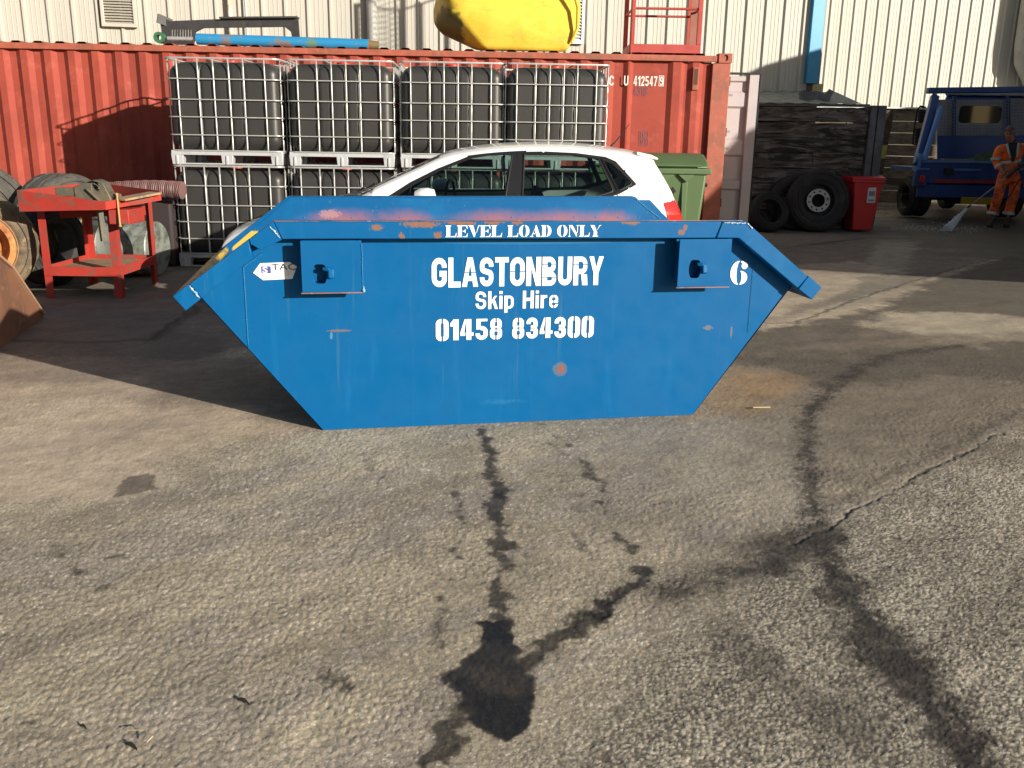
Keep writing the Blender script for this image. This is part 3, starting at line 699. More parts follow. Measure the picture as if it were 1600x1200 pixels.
cm2 = M('cream_cladding_b', (.46,.44,.38), .5); cm2.wear((.42,.395,.33), 1.5, .4, .7, .5, v=cm2.vec((1.5,1.5,.2))).wear((.4,.33,.22), 26, .72, .78, .4); CRM2 = cm2.m
whA, LA_ = cladding('warehouse', -12, 5.42, 0, 7.5, .372, .040, .085, 3, .176, 17.0, CRM, 'cream ribbed warehouse wall behind the red shipping container')
MB().box(0, LA_+.3, .05, 6, 0, 7.45).build('wall', M('warehouse_inner', (.3,.3,.28), .8).m, whA)
# vents set in the wall, fixed to it
GALV = M('galvanised', (.50,.51,.52), .42, .55).wear((.62,.63,.64), 14, .45, .6, .6).wear((.3,.3,.3), 30, .6, .75, .5).m
ALU = M('louvre_metal', (.55,.52,.45), .45, .3).m
DARK = M('dark_void', (.012,.012,.012), .9).m
def vent(x0, x1, z0, z1, n, mat):
    xa = (x0+12)/math.cos(math.atan(.176)); xb = (x1+12)/math.cos(math.atan(.176))
    v = MB(); v.prism([(xa,z0),(xb,z0),(xb,z1),(xa,z1)], -.10, -.03, holes=[[(xa+.05,z0+.05),(xb-.05,z0+.05),(xb-.05,z1-.05),(xa+.05,z1-.05)]])
    vo = v.build('vent', mat, whA, bevel=.004)
    s = MB(); s.box(xa+.04, xb-.04, -.035, -.028, z0+.04, z1-.04); s.build('vent_back', DARK, vo)
    s = MB(); dz = (z1-z0-.1)/n
    for k in range(n):
        z = z0+.05+dz*(k+.1); s.add([(xa+.05,-.095,z),(xb-.05,-.095,z),(xb-.05,-.045,z+dz*.75),(xa+.05,-.045,z+dz*.75),(xa+.05,-.09,z-.006),(xb-.05,-.09,z-.006),(xb-.05,-.04,z+dz*.75-.006),(xa+.05,-.04,z+dz*.75-.006)], [(0,1,2,3),(7,6,5,4),(0,4,5,1),(3,2,6,7),(0,3,7,4),(1,5,6,2)])
    s.build('louvre', mat, vo)
vb = AT(165,43,15.9); vc = AT(222,43,16.05)
vent(vb.x, vc.x, vb.z, vb.z+.78, 16, ALU)
vb = AT(872,68,17.1); vc = AT(911,68,17.1)
vent(vb.x, vc.x, vb.z, vb.z+.85, 14, M('white_louvre', (.75,.75,.72), .5).m)
def wallpipe(px, z0, r, mat, nm, lab=None):
    p = AT(px, 0, 17); x = (p.x+12)/math.cos(math.atan(.176))
    return MB().tube([(x,-.09,z0),(x,-.09,7)], r, 10).build(nm, mat, whA, smooth=True)
PY = M('pipe_yellowed', (.50,.36,.14), .6).wear((.6,.6,.55), 9, .4, .6, .9, v=None).m
PG = M('pipe_grey', (.48,.48,.45), .6).wear((.5,.28,.12), 12, .62, .7, .8).m
wallpipe(381, 2.2, .035, PY, 'downpipe'); wallpipe(404, 2.2, .022, PG, 'downpipe'); wallpipe(586, 2.2, .085, PG, 'downpipe')
BLT = M('blue_trim', (.03,.27,.50), .4).wear((.02,.2,.4), 3, .4, .7, .5).m
t0 = MB(); t0.box(LA_-.05, LA_+.19, -.12, .06, 2.55, 7.2); t0.build('corner_trim', BLT, whA, bevel=.006)
t0 = MB(); t0.box(LA_+.02, LA_+.13, -.03, .05, 0, 2.549); t0.build('corner_post', paint('brown_steel', (.10,.06,.04), .7), whA)
t0 = MB(); t0.box(LA_+.13, LA_+.34, -.035, .02, 2.15, 2.55); t0.build('bracket', paint('yellowed', (.55,.45,.22), .7), whA)
whB, LB_ = cladding('warehouse', 4.5, 34, 2.36, 11, .312, .038, .065, 2, .10, 24.0, CRM2, 'taller cream clad warehouse beyond the blue corner trim, above the sleeper wall')
MB().box(0, LB_, .06, 5, 2.34, 10.95).build('wall', M('warehouse_inner_b', (.3,.3,.28), .8).m, whB)
# ================================================================ timber bay and sleeper walls
tm = M('old_timber', (.095,.080,.068), .9)
tm.wear((.23,.20,.17), 2, .45, .60, .9, v=tm.vec((.8,4,5)), dist=1.2).wear((.016,.014,.012), 1.5, .48, .6, .9, v=tm.vec((.8,3,4)), dist=1.5).wear((.14,.075,.045), 1.6, .6, .68, .6).bump(8, .8, .03, 5, v=tm.vec((1,4,5)))
TMB = tm.m
tm = M('old_timber_pale', (.16,.125,.095), .9); tm.wear((.05,.04,.032), 2, .45, .62, .9, v=tm.vec((1.2,5,9)), dist=1.5).wear((.3,.24,.18), 3, .55, .7, .6, v=tm.vec((1.5,5,7))).bump(14, .9, .03, 5, v=tm.vec((1,4,5))); TMB2 = tm.m
STG = M('grey_steel_post', (.13,.14,.155), .6).wear((.06,.06,.065), 4, .4, .6, .7, v=None).wear(RUST, 12, .66, .72, .6).m
def sleepers(root, x0, x1, y0, y1, z0, z1, n, mat, seed, joints=True):
    random.seed(seed); h = (z1-z0)/n
    for i in range(n):
        a = z0+i*h; cuts = [x0]+sorted(random.sample([x0+(x1-x0)*k/7 for k in range(1,7)], 2 if joints else 1))+[x1]
        for j in range(len(cuts)-1):
            o = MB(); dy = random.uniform(-.02,.02)
            nn = 10; xs = [cuts[j]+.004+(cuts[j+1]-cuts[j]-.008)*k/nn for k in range(nn+1)]
            top = [(x, a+h-.008+random.uniform(-.012,.002)) for x in xs]; bot = [(x, a+.004+random.uniform(-.002,.01)) for x in xs]
            o.prism(bot+top[::-1], y0+dy, y1+dy); o.build('sleeper', mat, root, bevel=.008)
bay = thing('timber_bay', 'dark storage bay of stacked railway sleepers with grey steel posts behind the loose tyres', 'storage bay')
sleepers(bay, 3.0, 6.13, 16.5, 16.72, .0, 2.09, 8, TMB, 4)
for x0, x1 in ((6.14,6.25),(6.27,6.41)):
    MB().prism([(x0,0),(x1,0),(x1,2.12),(x0,2.12)], 16.44, 16.78).build('post', STG, bay, bevel=.006)
MB().box(6.37, 6.41, 16.80, 17.9, 0, 2.12).build('side_panel', M('bay_side', (.03,.03,.03), .8).m, bay)
MB().box(2.9, 6.12, 16.46, 16.5, 2.09, 2.14).build('capping', STG, bay)
rf = MB(); n = 44; vs = []
for k in range(n+1):
    x = 2.7+(6.0-2.7)*k/n; dz = .018 if (k//2) % 2 else 0
    vs += [(x, 16.42, 2.125+dz), (x, 17.9 if x < 5.3 else 17.9, 2.40+dz)]
rf.add(vs, [(2*k, 2*k+2, 2*k+3, 2*k+1) for k in range(n)])
rf.build('roof_sheet', M('fibre_cement', (.30,.30,.25), .9).wear((.18,.18,.14), 6, .45, .6, .7).m, bay)
pl = MB(); pl.prism([(5.0,2.15),(5.5,2.15),(5.58,2.36),(5.50,2.40),(5.44,2.31),(5.28,2.36),(5.12,2.33),(5.06,2.38),(4.98,2.34)], 16.8, 16.84)
tag(pl.build('lifting_plate', STG, None, bevel=.004), 'grey steel plate with ears resting on the sheet roof of the timber bay', 'steel plate')
slw = thing('sleeper_wall', 'paler sleeper wall under the cream cladding between timber bay and truck', 'retaining wall')
sleepers(slw, 5.3, 16.5, 24.35, 24.7, .0, 2.34, 8, TMB2, 9)
MB().box(5.3, 17, 24.25, 24.62, 2.345, 2.385).build('ledge', GALV, slw)
ps = thing('marker_post', 'rusty leaning steel post with two yellow reflective bands beside the timber bay', 'post', (6.72,17.4,0))
MB().prism([(-.06,0),(.07,0),(.20,2.06),(.16,2.10),(.07,1.9)], 0, .07).build('post', paint('rusty_post', (.07,.045,.03), .8, rust=1), ps)
YB = M('reflective_yellow', (.45,.40,.05), .5).wear((.1,.09,.04), 12, .5, .7, .8).m
MB().prism([(-.035,.62),(.105,.62),(.125,.92),(.0,.92)], -.004, -.001).build('reflector', YB, ps)
MB().prism([(.022,1.22),(.14,1.22),(.155,1.46),(.045,1.46)], -.004, -.001).build('reflector', YB, ps)
# ================================================================ RED SHIPPING CONTAINER
cx0, cy0 = 2.82, 12.62; CY = math.atan((12.687-12.32)/(2.794+6.605))
cont = thing('shipping_container', 'rusty red forty foot shipping container with corrugated sides behind the black liquid tanks', 'shipping container', (cx0, cy0, 0), CY)
rm = M('container_red', (.315,.060,.040), .7, spec=.2)
rm.wear((.23,.046,.032), 1.6, .4, .65, .7).wear((.40,.10,.068), 5, .52, .7, .5).wear((.22,.05,.03), 8, .60, .72, .6, v=rm.vec((1.2,1.2,.18))).wear((.24,.085,.045), 22, .67, .71, .8); rm.bump(5, .1, .02); CR = rm.m
rm = M('container_frame', (.34,.085,.05), .65)
rm.wear((.22,.075,.045), 5, .45, .6, .8).wear((.42,.12,.07), 8, .5, .65, .6).wear((.45,.22,.13), 22, .64, .68, .7); CF = rm.m
P0 = 0.0; LC = 12.19; D = .042; SY = .035
cp = [(-.245, SY+D)]
# measured from the right end: (x, depth) going left
seq = [(-.36,D),(-.425,0),(-.505,0),(-.57,D),(-.60,D),(-.66,0),(-.765,0),(-.83,D),(-1.285,D),(-1.34,0),(-1.36,0),(-1.42,D)]
x = -1.45; pts = [(-.25,D)]+seq
while x > -LC+.4:
    pts += [(x-.085,D),(x-.150,0),(x-.235,0),(x-.30,D)]; x -= .30
mb = MB(); n = len(pts)
for z in (.16, 2.49): mb.v += [(a, SY+b, z) for a, b in pts]
for i in range(n-1): mb.f.append([i, i+1, n+i+1, n+i]); mb.mi.append(0)
mb.build('side_panel', CR, cont)
mb = MB(); mb.box(-LC+.12, -.2, 0, .06, 2.49, 2.565); mb.build('top_rail', CF, cont, bevel=.006)
mb = MB(); mb.box(-LC+.12, -.2, 0, .06, 0.03, .16); mb.build('bottom_rail', CF, cont, bevel=.006)
for xx in (0, -LC+.25):
    mb = MB(); mb.box(xx-.25, xx-.01, .012, .16, .12, 2.475); mb.build('corner_post', CF, cont, bevel=.008)
# roof corrugations seen as small bumps above the rail
mb = MB(); vs = []; x = -.35; pr = []
while x > -LC+.3: pr += [(x,2.568),(x-.03,2.592),(x-.11,2.592),(x-.14,2.568)]; x -= .275
for yy in (.03, 2.4): mb.v += [(a, yy, b) for a, b in pr]
n = len(pr)
for i in range(n-1): mb.f.append([i, i+1, n+i+1, n+i]); mb.mi.append(0)
mb.build('roof', CF, cont)
MB().box(-.16,-.03,.17,2.3,.12,2.50).build('end_panel', CF, cont)
MB().box(-LC+.02,-LC+.06,.17,2.3,.12,2.50).build('end_panel', CF, cont)
MB().box(-LC+.1,-.2,2.38,2.43,.12,2.55).build('side_panel', CF, cont)
def casting(x, y, z):
    a = []
    for k in range(12): t = 2*math.pi*k/12; a.append((x+.09+.032*math.cos(t), z+.062+.040*math.sin(t)))
    m_ = MB(); m_.prism([(x,z),(x+.178,z),(x+.178,z+.118),(x,z+.118)], y, y+.012, holes=[a]); m_.box(x, x+.178, y+.02, y+.162, z, z+.118)
    m_.box(x,x+.178,y+.0121,y+.0199,z,z+.012); m_.box(x,x+.178,y+.0121,y+.0199,z+.106,z+.118)
    m_.build('corner_casting', CF, cont, bevel=.003)
for x in (-.178,-LC):
    for y in (-.004, 2.27):
        for z in (0, 2.478): casting(x, y, z)
# door hinges cut in the post, vent cover
for z in (.62, 1.05, 1.55, 2.2): MB().box(-.028,.004,.03,.09,z,z+.11).build('hinge', M('hinge_dark', (.03,.02,.018), .8).m, cont)
MB().box(-.507,-.42,SY-.022,SY+.0,2.13,2.42).build('vent_cover', CF, cont, bevel=.01)
MB().box(-.49,-.437,SY-.0235,SY-.0222,2.2,2.40).build('vent_slot', M('vent_slot', (.09,.035,.022), .8).m, cont)
CW = M('marking_white', (.66,.60,.55), .7).wear((.45,.1,.06), 40, .6, .68, .8).m; CP_ = M('marking_purple', (.17,.05,.07), .7).m
yI = SY+D-.0035; yO = SY-.0035
def ctext(txt, pxl, pxr, pyb, h, mat, y, t=.17):
    a = AT(pxl, pyb, 12.63); b = AT(pxr, pyb, 12.63); i = cont.matrix_basis.inverted() if False else Matrix.Rotation(-CY,4,'Z')@tr(-cx0,-cy0,0)
    a = i@a; b = i@b
    return letter_mesh('marking', text_polys(txt, a.x, b.x, a.z, a.z+h, glyph_c, .12), mat, cont, y)
def glyph_c(c):
    t = .17; h = t/2
    if c == '2': return stroke([(h,.7),(h,1-h,.15),(.5-h,1-h,.15),(.5-h,.62,.1),(h,h),(.5,h)], t), .5
    if c == '7': return stroke([(0,1-h),(.5-h,1-h),(.18,0)], t), .5
    if c == '9': return stroke([(h,.2),(h,h,.12),(.5-h,h,.12),(.5-h,1-h,.14),(h,1-h,.14),(h,.5,.12),(.5-h-.09,.5)], t), .5
    if c == 'C': return stroke([(.5-h,.7),(.5-h,1-h,.15),(h,1-h,.15),(h,h,.15),(.5-h,h,.15),(.5-h,.3)], t), .5
    if c == 'I': return [[(0,0),(t,0),(t,1),(0,1)]], t
    if c == '5': return stroke([(.48,1-h),(h,1-h),(h,.56),(.5-h,.56,.13),(.5-h,h,.13),(h,h,.13),(h,.24)], t*.95), .5
    if c == '4': return [[(.28,0),(.43,0),(.43,1),(.28,1)], [(0,.2),(.28,.2),(.28,.34),(0,.34)], [(0,.34),(.14,.34),(.28,.8),(.28,1),(.24,1)], [(.43,.2),(.52,.2),(.52,.34),(.43,.34)]], .5
    if c == '0': a = stroke([(.25,1-h),(h,1-h,.14),(h,h,.14),(.25,h)], t); return a+[[(.5-x,y) for x,y in p] for p in a], .5
    if c == '8': a = stroke([(.25,1-h),(h,1-h,.12),(h,.53,.1),(.25,.51)], t)+stroke([(.25,.49),(h,.47,.1),(h,h,.12),(.25,h)], t); return a+[[(.5-x,y) for x,y in p] for p in a], .5
    return glyph(c, .18)
ctext('C', 951, 958, 134, .125, CW, yO-.002); ctext('U', 974, 981, 134, .125, CW, yO-.002)
ctext('412547', 990, 1027, 134, .125, CW, yI); ctext('9', 1031.5, 1036.5, 133, .105, CW, yI)
def frame_rect(px0, px1, py0, py1, wd, mat):
    i = Matrix.Rotation(-CY,4,'Z')@tr(-cx0,-cy0,0); a = i@AT(px0,py1,12.63); b = i@AT(px1,py0,12.63)
    m_ = MB(); m_.prism([(a.x,a.z),(b.x,a.z),(b.x,b.z),(a.x,b.z)], yI-.0005, yI+.001, holes=[[(a.x+wd,a.z+wd),(b.x-wd,a.z+wd),(b.x-wd,b.z-wd),(a.x+wd,b.z-wd)]])
    m_.build('marking', mat, cont)
frame_rect(1029.5, 1038.5, 118, 134.5, .009, CW)
ctext('4310', 989.5, 1011, 150, .125, CP_, yI)
ctext('IC', 1001, 1010, 215, .07, CP_, yI); ctext('87', 1001, 1011, 226, .07, CP_, yI); frame_rect(998.5, 1013, 205, 216.5, .007, CP_); frame_rect(998.5, 1013, 216.5, 228, .007, CP_)

# grey door leaf of another container standing open beyond
gd = thing('container_door', 'open pinkish grey steel container door leaf beside the rusty red container', 'container door', (2.80,12.95,0), R_(2))
gm = M('pink_grey_paint', (.42,.37,.37), .55); gm.wear((.36,.31,.32), 3, .4, .7, .6).wear((.16,.12,.12), 26, .68, .72, .7); GD = gm.m
gz_ = [.10,.42,.86,1.33,1.80,2.20,2.30]
p = MB()
prof = [(.10,0),(.40,0),(.43,.035),(.82,.035),(.85,0),(.95,0),(.98,.035),(1.28,.035),(1.31,0),(1.50,0),(1.53,.035),(1.92,.035),(1.95,0),(2.12,0),(2.15,.03),(2.26,.03),(2.28,0),(2.34,0)]
for xx in (-.7, .345): p.v += [(xx, .02+b, a) for a, b in prof]
n = len(prof)
for i in range(n-1): p.f.append([i, i+1, n+i+1, n+i]); p.mi.append(0)
p.build('door_panel', GD, gd)
MB().box(.345,.485,-.02,.06,.08,2.36).build('frame', GD, gd, bevel=.008)
MB().box(.486,.50,-.03,.07,.07,2.37).build('gasket', M('rubber', (.012,.012,.012), .7).m, gd)
MB().box(-.7,.50,-.028,.07,2.361,2.385).build('gasket', M('rubber', (.012,.012,.012), .7).m, gd)
for z in (1.02, .55): MB().tube([(.06,.018,z),(.06,.0,z)], .012, 8).build('bolt', DARK, gd)
for z in (2.08,1.60,1.38): MB().box(.02,.14,.016,.019,z,z+.03).build('tag', M('tag_grey', (.25,.22,.22), .6).m, gd)

# ================================================================ IBC TANKS
TK = M('black_plastic', (.034,.033,.031), .42).bump(5, .1, .01, 2).wear((.035,.032,.028), 6, .5, .7, .6).m
CG = M('cage_steel', (.50,.50,.48), .42, .5).wear((.62,.62,.6), 30, .5, .6, .5).m
PS = M('pallet_steel', (.50,.51,.52), .5, .25).wear((.33,.34,.35), 9, .5, .7, .6).m
RC = M('red_cap', (.55,.03,.02), .45).m; BLK = M('black_trim', (.01,.01,.01), .5).m
def make_ibc():
    W, Dp = 1.17, 1.0
    r = thing('liquid_tank', '', 'liquid tank')
    bars = [.105,.288,.424,.56,.69,.876]
    # bottle
    t = MB(); hx, hy = W/2-.020, Dp/2-.022; rows = []; zs = []
    z0, z1 = .155, 1.075
    for k in range(23):
        u = k/22; z = z0+(z1-z0)*u
        ins = .075*(max(0, 1-u*9)**2+max(0, 1-(1-u)*9)**2)
        zs.append((z, ins))
    per = []; n = 40; rr = .085
    def pt(ins):
        o = []; ax, ay = hx-ins, hy-ins; q = max(.03, rr-ins*.2)
        for side in range(4):
            L = (2*ax if side % 2 == 0 else 2*ay)-2*q
            for k in range(n):
                f = k/(n); s = -L/2+L*f; g = 0
                ff = (s+ax)/(2*ax)
                for b in (bars[1:5] if side in (0,2) else [.25,.5,.75]): g += .020*math.exp(-((ff-b)/.011)**2)
                o.append([(s,-ay+g),(ax-g,s),(-s,ay-g),(-ax+g,-s)][side])
            c = [(ax-q,-ay+q),(ax-q,ay-q),(-ax+q,ay-q),(-ax+q,-ay+q)][side]
            for k in range(6):
                a = -math.pi/2+side*math.pi/2+(k/6)*math.pi/2; o.append((c[0]+q*math.cos(a), c[1]+q*math.sin(a)))
        return o
    for z, ins in zs: rows.append([(x, y, z) for x, y in pt(ins)])
    m = len(rows[0])
    for rw_ in rows: t.v += rw_
    for i in range(len(rows)-1):
        for k in range(m): t.f.append([i*m+k, i*m+(k+1) % m, (i+1)*m+(k+1) % m, (i+1)*m+k]); t.mi.append(0)
    # domed top: shrinking rings
    last = rows[-1]; base = (len(rows)-1)*m
    for q, dz in ((.8,.018),(.5,.006),(.15,.0)):
        b2 = len(t.v); t.v += [(x*q, y*q, z1+dz) for x, y, z in last]
        for k in range(m): t.f.append([base+k, base+(k+1) % m, b2+(k+1) % m, b2+k]); t.mi.append(0)
        base = b2
    t.f.append([base+k for k in range(m)]); t.mi.append(0)
    t.f.append(list(range(m-1,-1,-1))); t.mi.append(0)
    t.build('bottle', TK, r, smooth=True, ang=60)
    MB().lathe([(0,1.125),(.07,1.125),(.08,1.12),(.08,1.075)], 20, tr(0,-.1,0)).build('cap', RC, r, smooth=True)
    # cage
    g = MB(); X, Yy = W/2, Dp/2; rc = .07
    def loop(z, rad, off=0, fl=1.):
        p = []
        for cx_, cy_, a0 in ((X-rc,-Yy+rc,-90),(X-rc,Yy-rc,0),(-X+rc,Yy-rc,90),(-X+rc,-Yy+rc,180)):
            for k in range(5): a = R_(a0+k*22.5); p.append((cx_+(rc+off)*math.cos(a), cy_+(rc+off)*math.sin(a), z))
        g.tube(p, rad*.85, 6, closed=True, flat=fl)
    loop(1.118, .013); loop(.150, .011)
    for f in (.218,.44,.63,.826): loop(1.115-f*(1.115-.15), .008, .006)
    zz = [.15+(1.115-.15)*k/20 for k in range(21)]
    def vbar(x, y, ox, oy):
        # tubes are dimpled where the rungs cross
        pts = []; rs = []
        for z in zz:
            d = min(abs(z-(1.115-f*(1.115-.15))) for f in (.218,.44,.63,.826))
            k = max(0, 1-d/.035); pts.append((x+ox*k*.007, y+oy*k*.007, z)); rs.append(.0088-.0035*k)
        g.tube(pts, rs, 6, caps=False)
    for b in bars:
        for sg in (-1, 1): vbar(-X+W*b, sg*Yy, 0, -sg)
    for b in (.1,.3,.5,.7,.9):
        for sg in (-1, 1): vbar(sg*X, -Yy+Dp*b, -sg, 0)
    g.tube([(-X+W*.35,-Yy,1.12),(-X+W*.35,Yy,1.12)], .010, 6); g.tube([(-X+W*.65,-Yy,1.12),(-X+W*.65,Yy,1.12)], .010, 6)
    g.build('cage', CG, r, smooth=True, ang=60)
    # pallet
    p = MB(); p.box(-X+.01,X-.01,-Yy+.01,Yy-.01,.118,.146)
    p.box(-X,X,-Yy,-Yy+.012,.102,.152); p.box(-X,X,Yy-.012,Yy,.102,.152); p.box(-X,-X+.012,-Yy+.013,Yy-.013,.102,.152); p.box(X-.012,X,-Yy+.013,Yy-.013,.102,.152)
    p.build('tray', PS, r, bevel=.004)
    for fx in (-X+.06, 0, X-.06):
        for fy in (-Yy+.055, 0, Yy-.055):
            wx = .055; f_ = MB()
            f_.add([(fx-wx,fy-.05,0),(fx+wx,fy-.05,0),(fx+wx,fy+.05,0),(fx-wx,fy+.05,0),(fx-wx-.01,fy-.055,.118),(fx+wx+.01,fy-.055,.118),(fx+wx+.01,fy+.055,.118),(fx-wx-.01,fy+.055,.118)], [(0,3,2,1),(4,5,6,7),(0,1,5,4),(1,2,6,5),(2,3,7,6),(3,0,4,7)])
            f_.box(fx-.012,fx+.012,fy-.064,fy-.0555,.0,.10)
            f_.build('foot', PS, r, bevel=.008)
    sk = MB(); sk.tube([(-X+.02,-Yy+.012,.008),(X-.02,-Yy+.012,.008)], .010, 6); sk.tube([(-X+.02,Yy-.012,.008),(X-.02,Yy-.012,.008)], .010, 6)
    sk.tube([(-X+.02,0,.008),(X-.02,0,.008)], .010, 6); sk.build('skid', PS, r)
    return r
ibc = make_ibc()
spots = [(-3.275,10.98,-.8,'top left caged black tank, above the corrugated hose'),(-2.005,11.02,.6,'black caged tank on the upper row, second from the left'),
         (-.775,11.06,1.0,'black caged tank on the upper row, third from the left above the car windscreen'),(.400,11.08,.5,'upper black caged tank at the right end, beside the container number')]
low = [(-3.28,10.98,-.5,'lower left black caged tank standing on the ground in front of the hose'),(-2.015,11.03,.6,'second black caged tank of the lower row, partly hidden by the car bonnet'),
       (-.765,11.12,1.0,'third black caged tank of the lower row, behind the car windscreen'),(.415,11.17,.5,'right hand black caged tank of the lower row, seen through the rear car windows')]
k = 0
for lst, z in ((spots, 1.148), (low, 0)):
    for (x, y, rz, lab) in lst:
        o = ibc if k == 0 else copy_tree(ibc)
        o.location = (x+.03, y, z); o.rotation_euler = (0, 0, CY+R_(rz)); o['label'] = lab; o['group'] = 'caged black liquid tanks stacked in two rows'; o.scale = ({0:1.055,1:1.0,2:.985,3:.98}[k % 4],1,1.012); k += 1
# ================================================================ WHITE CAR
CYC = 8.5
car = wthing('parked_car', 'white five door hatchback parked behind the blue skip', 'car', (-.55, CYC, 0))
WP = M('car_white', (.78,.78,.77), .28, coat=.6).wear((.70,.69,.66), 2, .45, .7, .4).m
def glassmat(name, tint, alpha):
    m = bpy.data.materials.new(name); m.use_nodes = True; t = m.node_tree; t.nodes.remove(t.nodes['Principled BSDF'])
    out = t.nodes['Material Output']; tr_ = N(t,'ShaderNodeBsdfTransparent'); tr_.inputs[0].default_value = (*tint,1)
    gl = N(t,'ShaderNodeBsdfGlossy'); gl.inputs['Roughness'].default_value = .02; fr = N(t,'ShaderNodeFresnel'); fr.inputs[0].default_value = 1.5
    mx = N(t,'ShaderNodeMixShader'); t.links.new(fr.outputs[0], mx.inputs[0]); t.links.new(tr_.outputs[0], mx.inputs[1]); t.links.new(gl.outputs[0], mx.inputs[2])
    t.links.new(mx.outputs[0], out.inputs[0]); return m
GLS = glassmat('car_glass', (.50,.62,.58), 1); BLKP = M('black_plastic_trim', (.012,.012,.013), .4).m; INT = M('car_interior', (.02,.02,.022), .8).m
REDL = M('tail_lens', (.50,.012,.010), .12, coat=1).m
prof = [(-2.55,.42),(-2.53,.58),(-2.45,.70),(-2.30,.765),(-2.0,.86),(-1.7,.935),(-1.46,.985),(-1.38,1.01),(-1.1,1.145),(-.85,1.26),(-.62,1.365),(-.45,1.405),(-.2,1.44),(.1,1.462),(.4,1.465),(.7,1.445),(.95,1.415),(1.10,1.385),(1.165,1.362),(1.18,1.335),(1.22,1.275),(1.30,1.15),(1.375,1.02),(1.415,.93),(1.43,.82),(1.445,.66),(1.47,.56),(1.46,.40),(1.43,.30)]
def resample(p, n):
    p = [Vector(q) for q in p]
    # Catmull-Rom
    out = []
    for i in range(len(p)-1):
        a, b, c, d = p[max(i-1,0)], p[i], p[i+1], p[min(i+2,len(p)-1)]
        for k in range(6):
            t = k/6; out.append(.5*((2*b)+(c-a)*t+(2*a-5*b+4*c-d)*t*t+(3*b-a-3*c+d)*t**3))
    out.append(p[-1]); L = [0]
    for i in range(1, len(out)): L.append(L[-1]+(out[i]-out[i-1]).length)
    r = []; j = 0
    for k in range(n+1):
        s = L[-1]*k/n
        while j < len(L)-2 and L[j+1] < s: j += 1
        f = (s-L[j])/(L[j+1]-L[j]+1e-9); r.append(out[j].lerp(out[j+1], max(0,min(1,f))))
    return r
def hw(x, z):
    Wd = .835*(1-.22*max(0, (-x-1.7)/.85)**2.2-.20*max(0, (x-.95)/.5)**2.4)
    g = 1-.02*max(0, (.75-z)/.5)**2
    if z > .90: g *= 1-.30*((z-.90)/.55)**1.12
    if .84 < z < .93: g *= 1.0
    return Wd*g
def csec(x, z):
    """one side of the section: centre of the top to the sill"""
    cr = .035 if z > 1.1 else .05
    ze = z-cr-.018; yr = hw(x, ze)*.985; o = []
    nT = 16
    for k in range(nT+1):
        f = k/nT; y = yr*f; o.append((y, z-cr*f**2.4-(.018*max(0, (f-.86)/.14)**2)))
    nS = 66; zb = .24
    for k in range(1, nS+1):
        f = k/nS; zz = ze+(zb-ze)*f if ze > zb+.05 else ze-.05*f
        yy = hw(x, zz)
        yy += -.0 if k > 1 else -.004
        if .70 < zz < .745: yy -= .006
        o.append((yy, zz))
    return o
def AC(x, y):                                 # a point of the near flank from its place in the photograph
    Y = 7.72
    for _ in range(6):
        p = AT(x, y, Y); Y = CYC-hw(p.x, p.z)
    return (p.x, p.z)
win = {'front': [AC(*p) for p in ((606,314),(620,305),(645,288),(686,266),(737,246),(765,241.5),(801,240),(789,314))],
       'rear': [AC(*p) for p in ((819,240.5),(892,242),(935,248),(959,299),(930,308),(816,313))],
       'quarter': [AC(*p) for p in ((941,250),(957,256),(989,287),(966,299))]}
trim_poly = [AC(*p) for p in ((588,318),(612,303),(640,285),(684,263),(736,242.5),(765,238),(850,236.5),(900,239),(946,245),(962,252),(995,288),(968,303),(935,313),(700,318))]
tail_poly = [AC(1036,317), AC(1066,311), (1.60,.99), (1.60,.70), (1.33,.70)]
def inside(p, poly):
    c = False; n = len(poly)
    for i in range(n):
        (x1,y1),(x2,y2) = poly[i], poly[(i+1)%n]
        if (y1 > p[1]) != (y2 > p[1]) and p[0] < (x2-x1)*(p[1]-y1)/(y2-y1)+x1: c = not c
    return c
def snap(x, y, z, j, sg):
    # pull flank vertices onto the outlines of windows and trim so the edges run clean
    if j > 17 and z > .68:
        best = .0095; bp = None
        for w_ in list(win.values())+[trim_poly, tail_poly]:
            n = len(w_)
            for i in range(n):
                (ax, az), (bx, bz) = w_[i], w_[(i+1) % n]; L = (bx-ax)**2+(bz-az)**2
                t = max(0, min(1, ((x-ax)*(bx-ax)+(z-az)*(bz-az))/L)); px, pz = ax+t*(bx-ax), az+t*(bz-az)
                d = math.hypot(px-x, pz-z)
                if d < best: best = d; bp = (px, pz)
        if bp: x, z = bp; y = hw(x, z)
    return (x, CYC+sg*y, z)
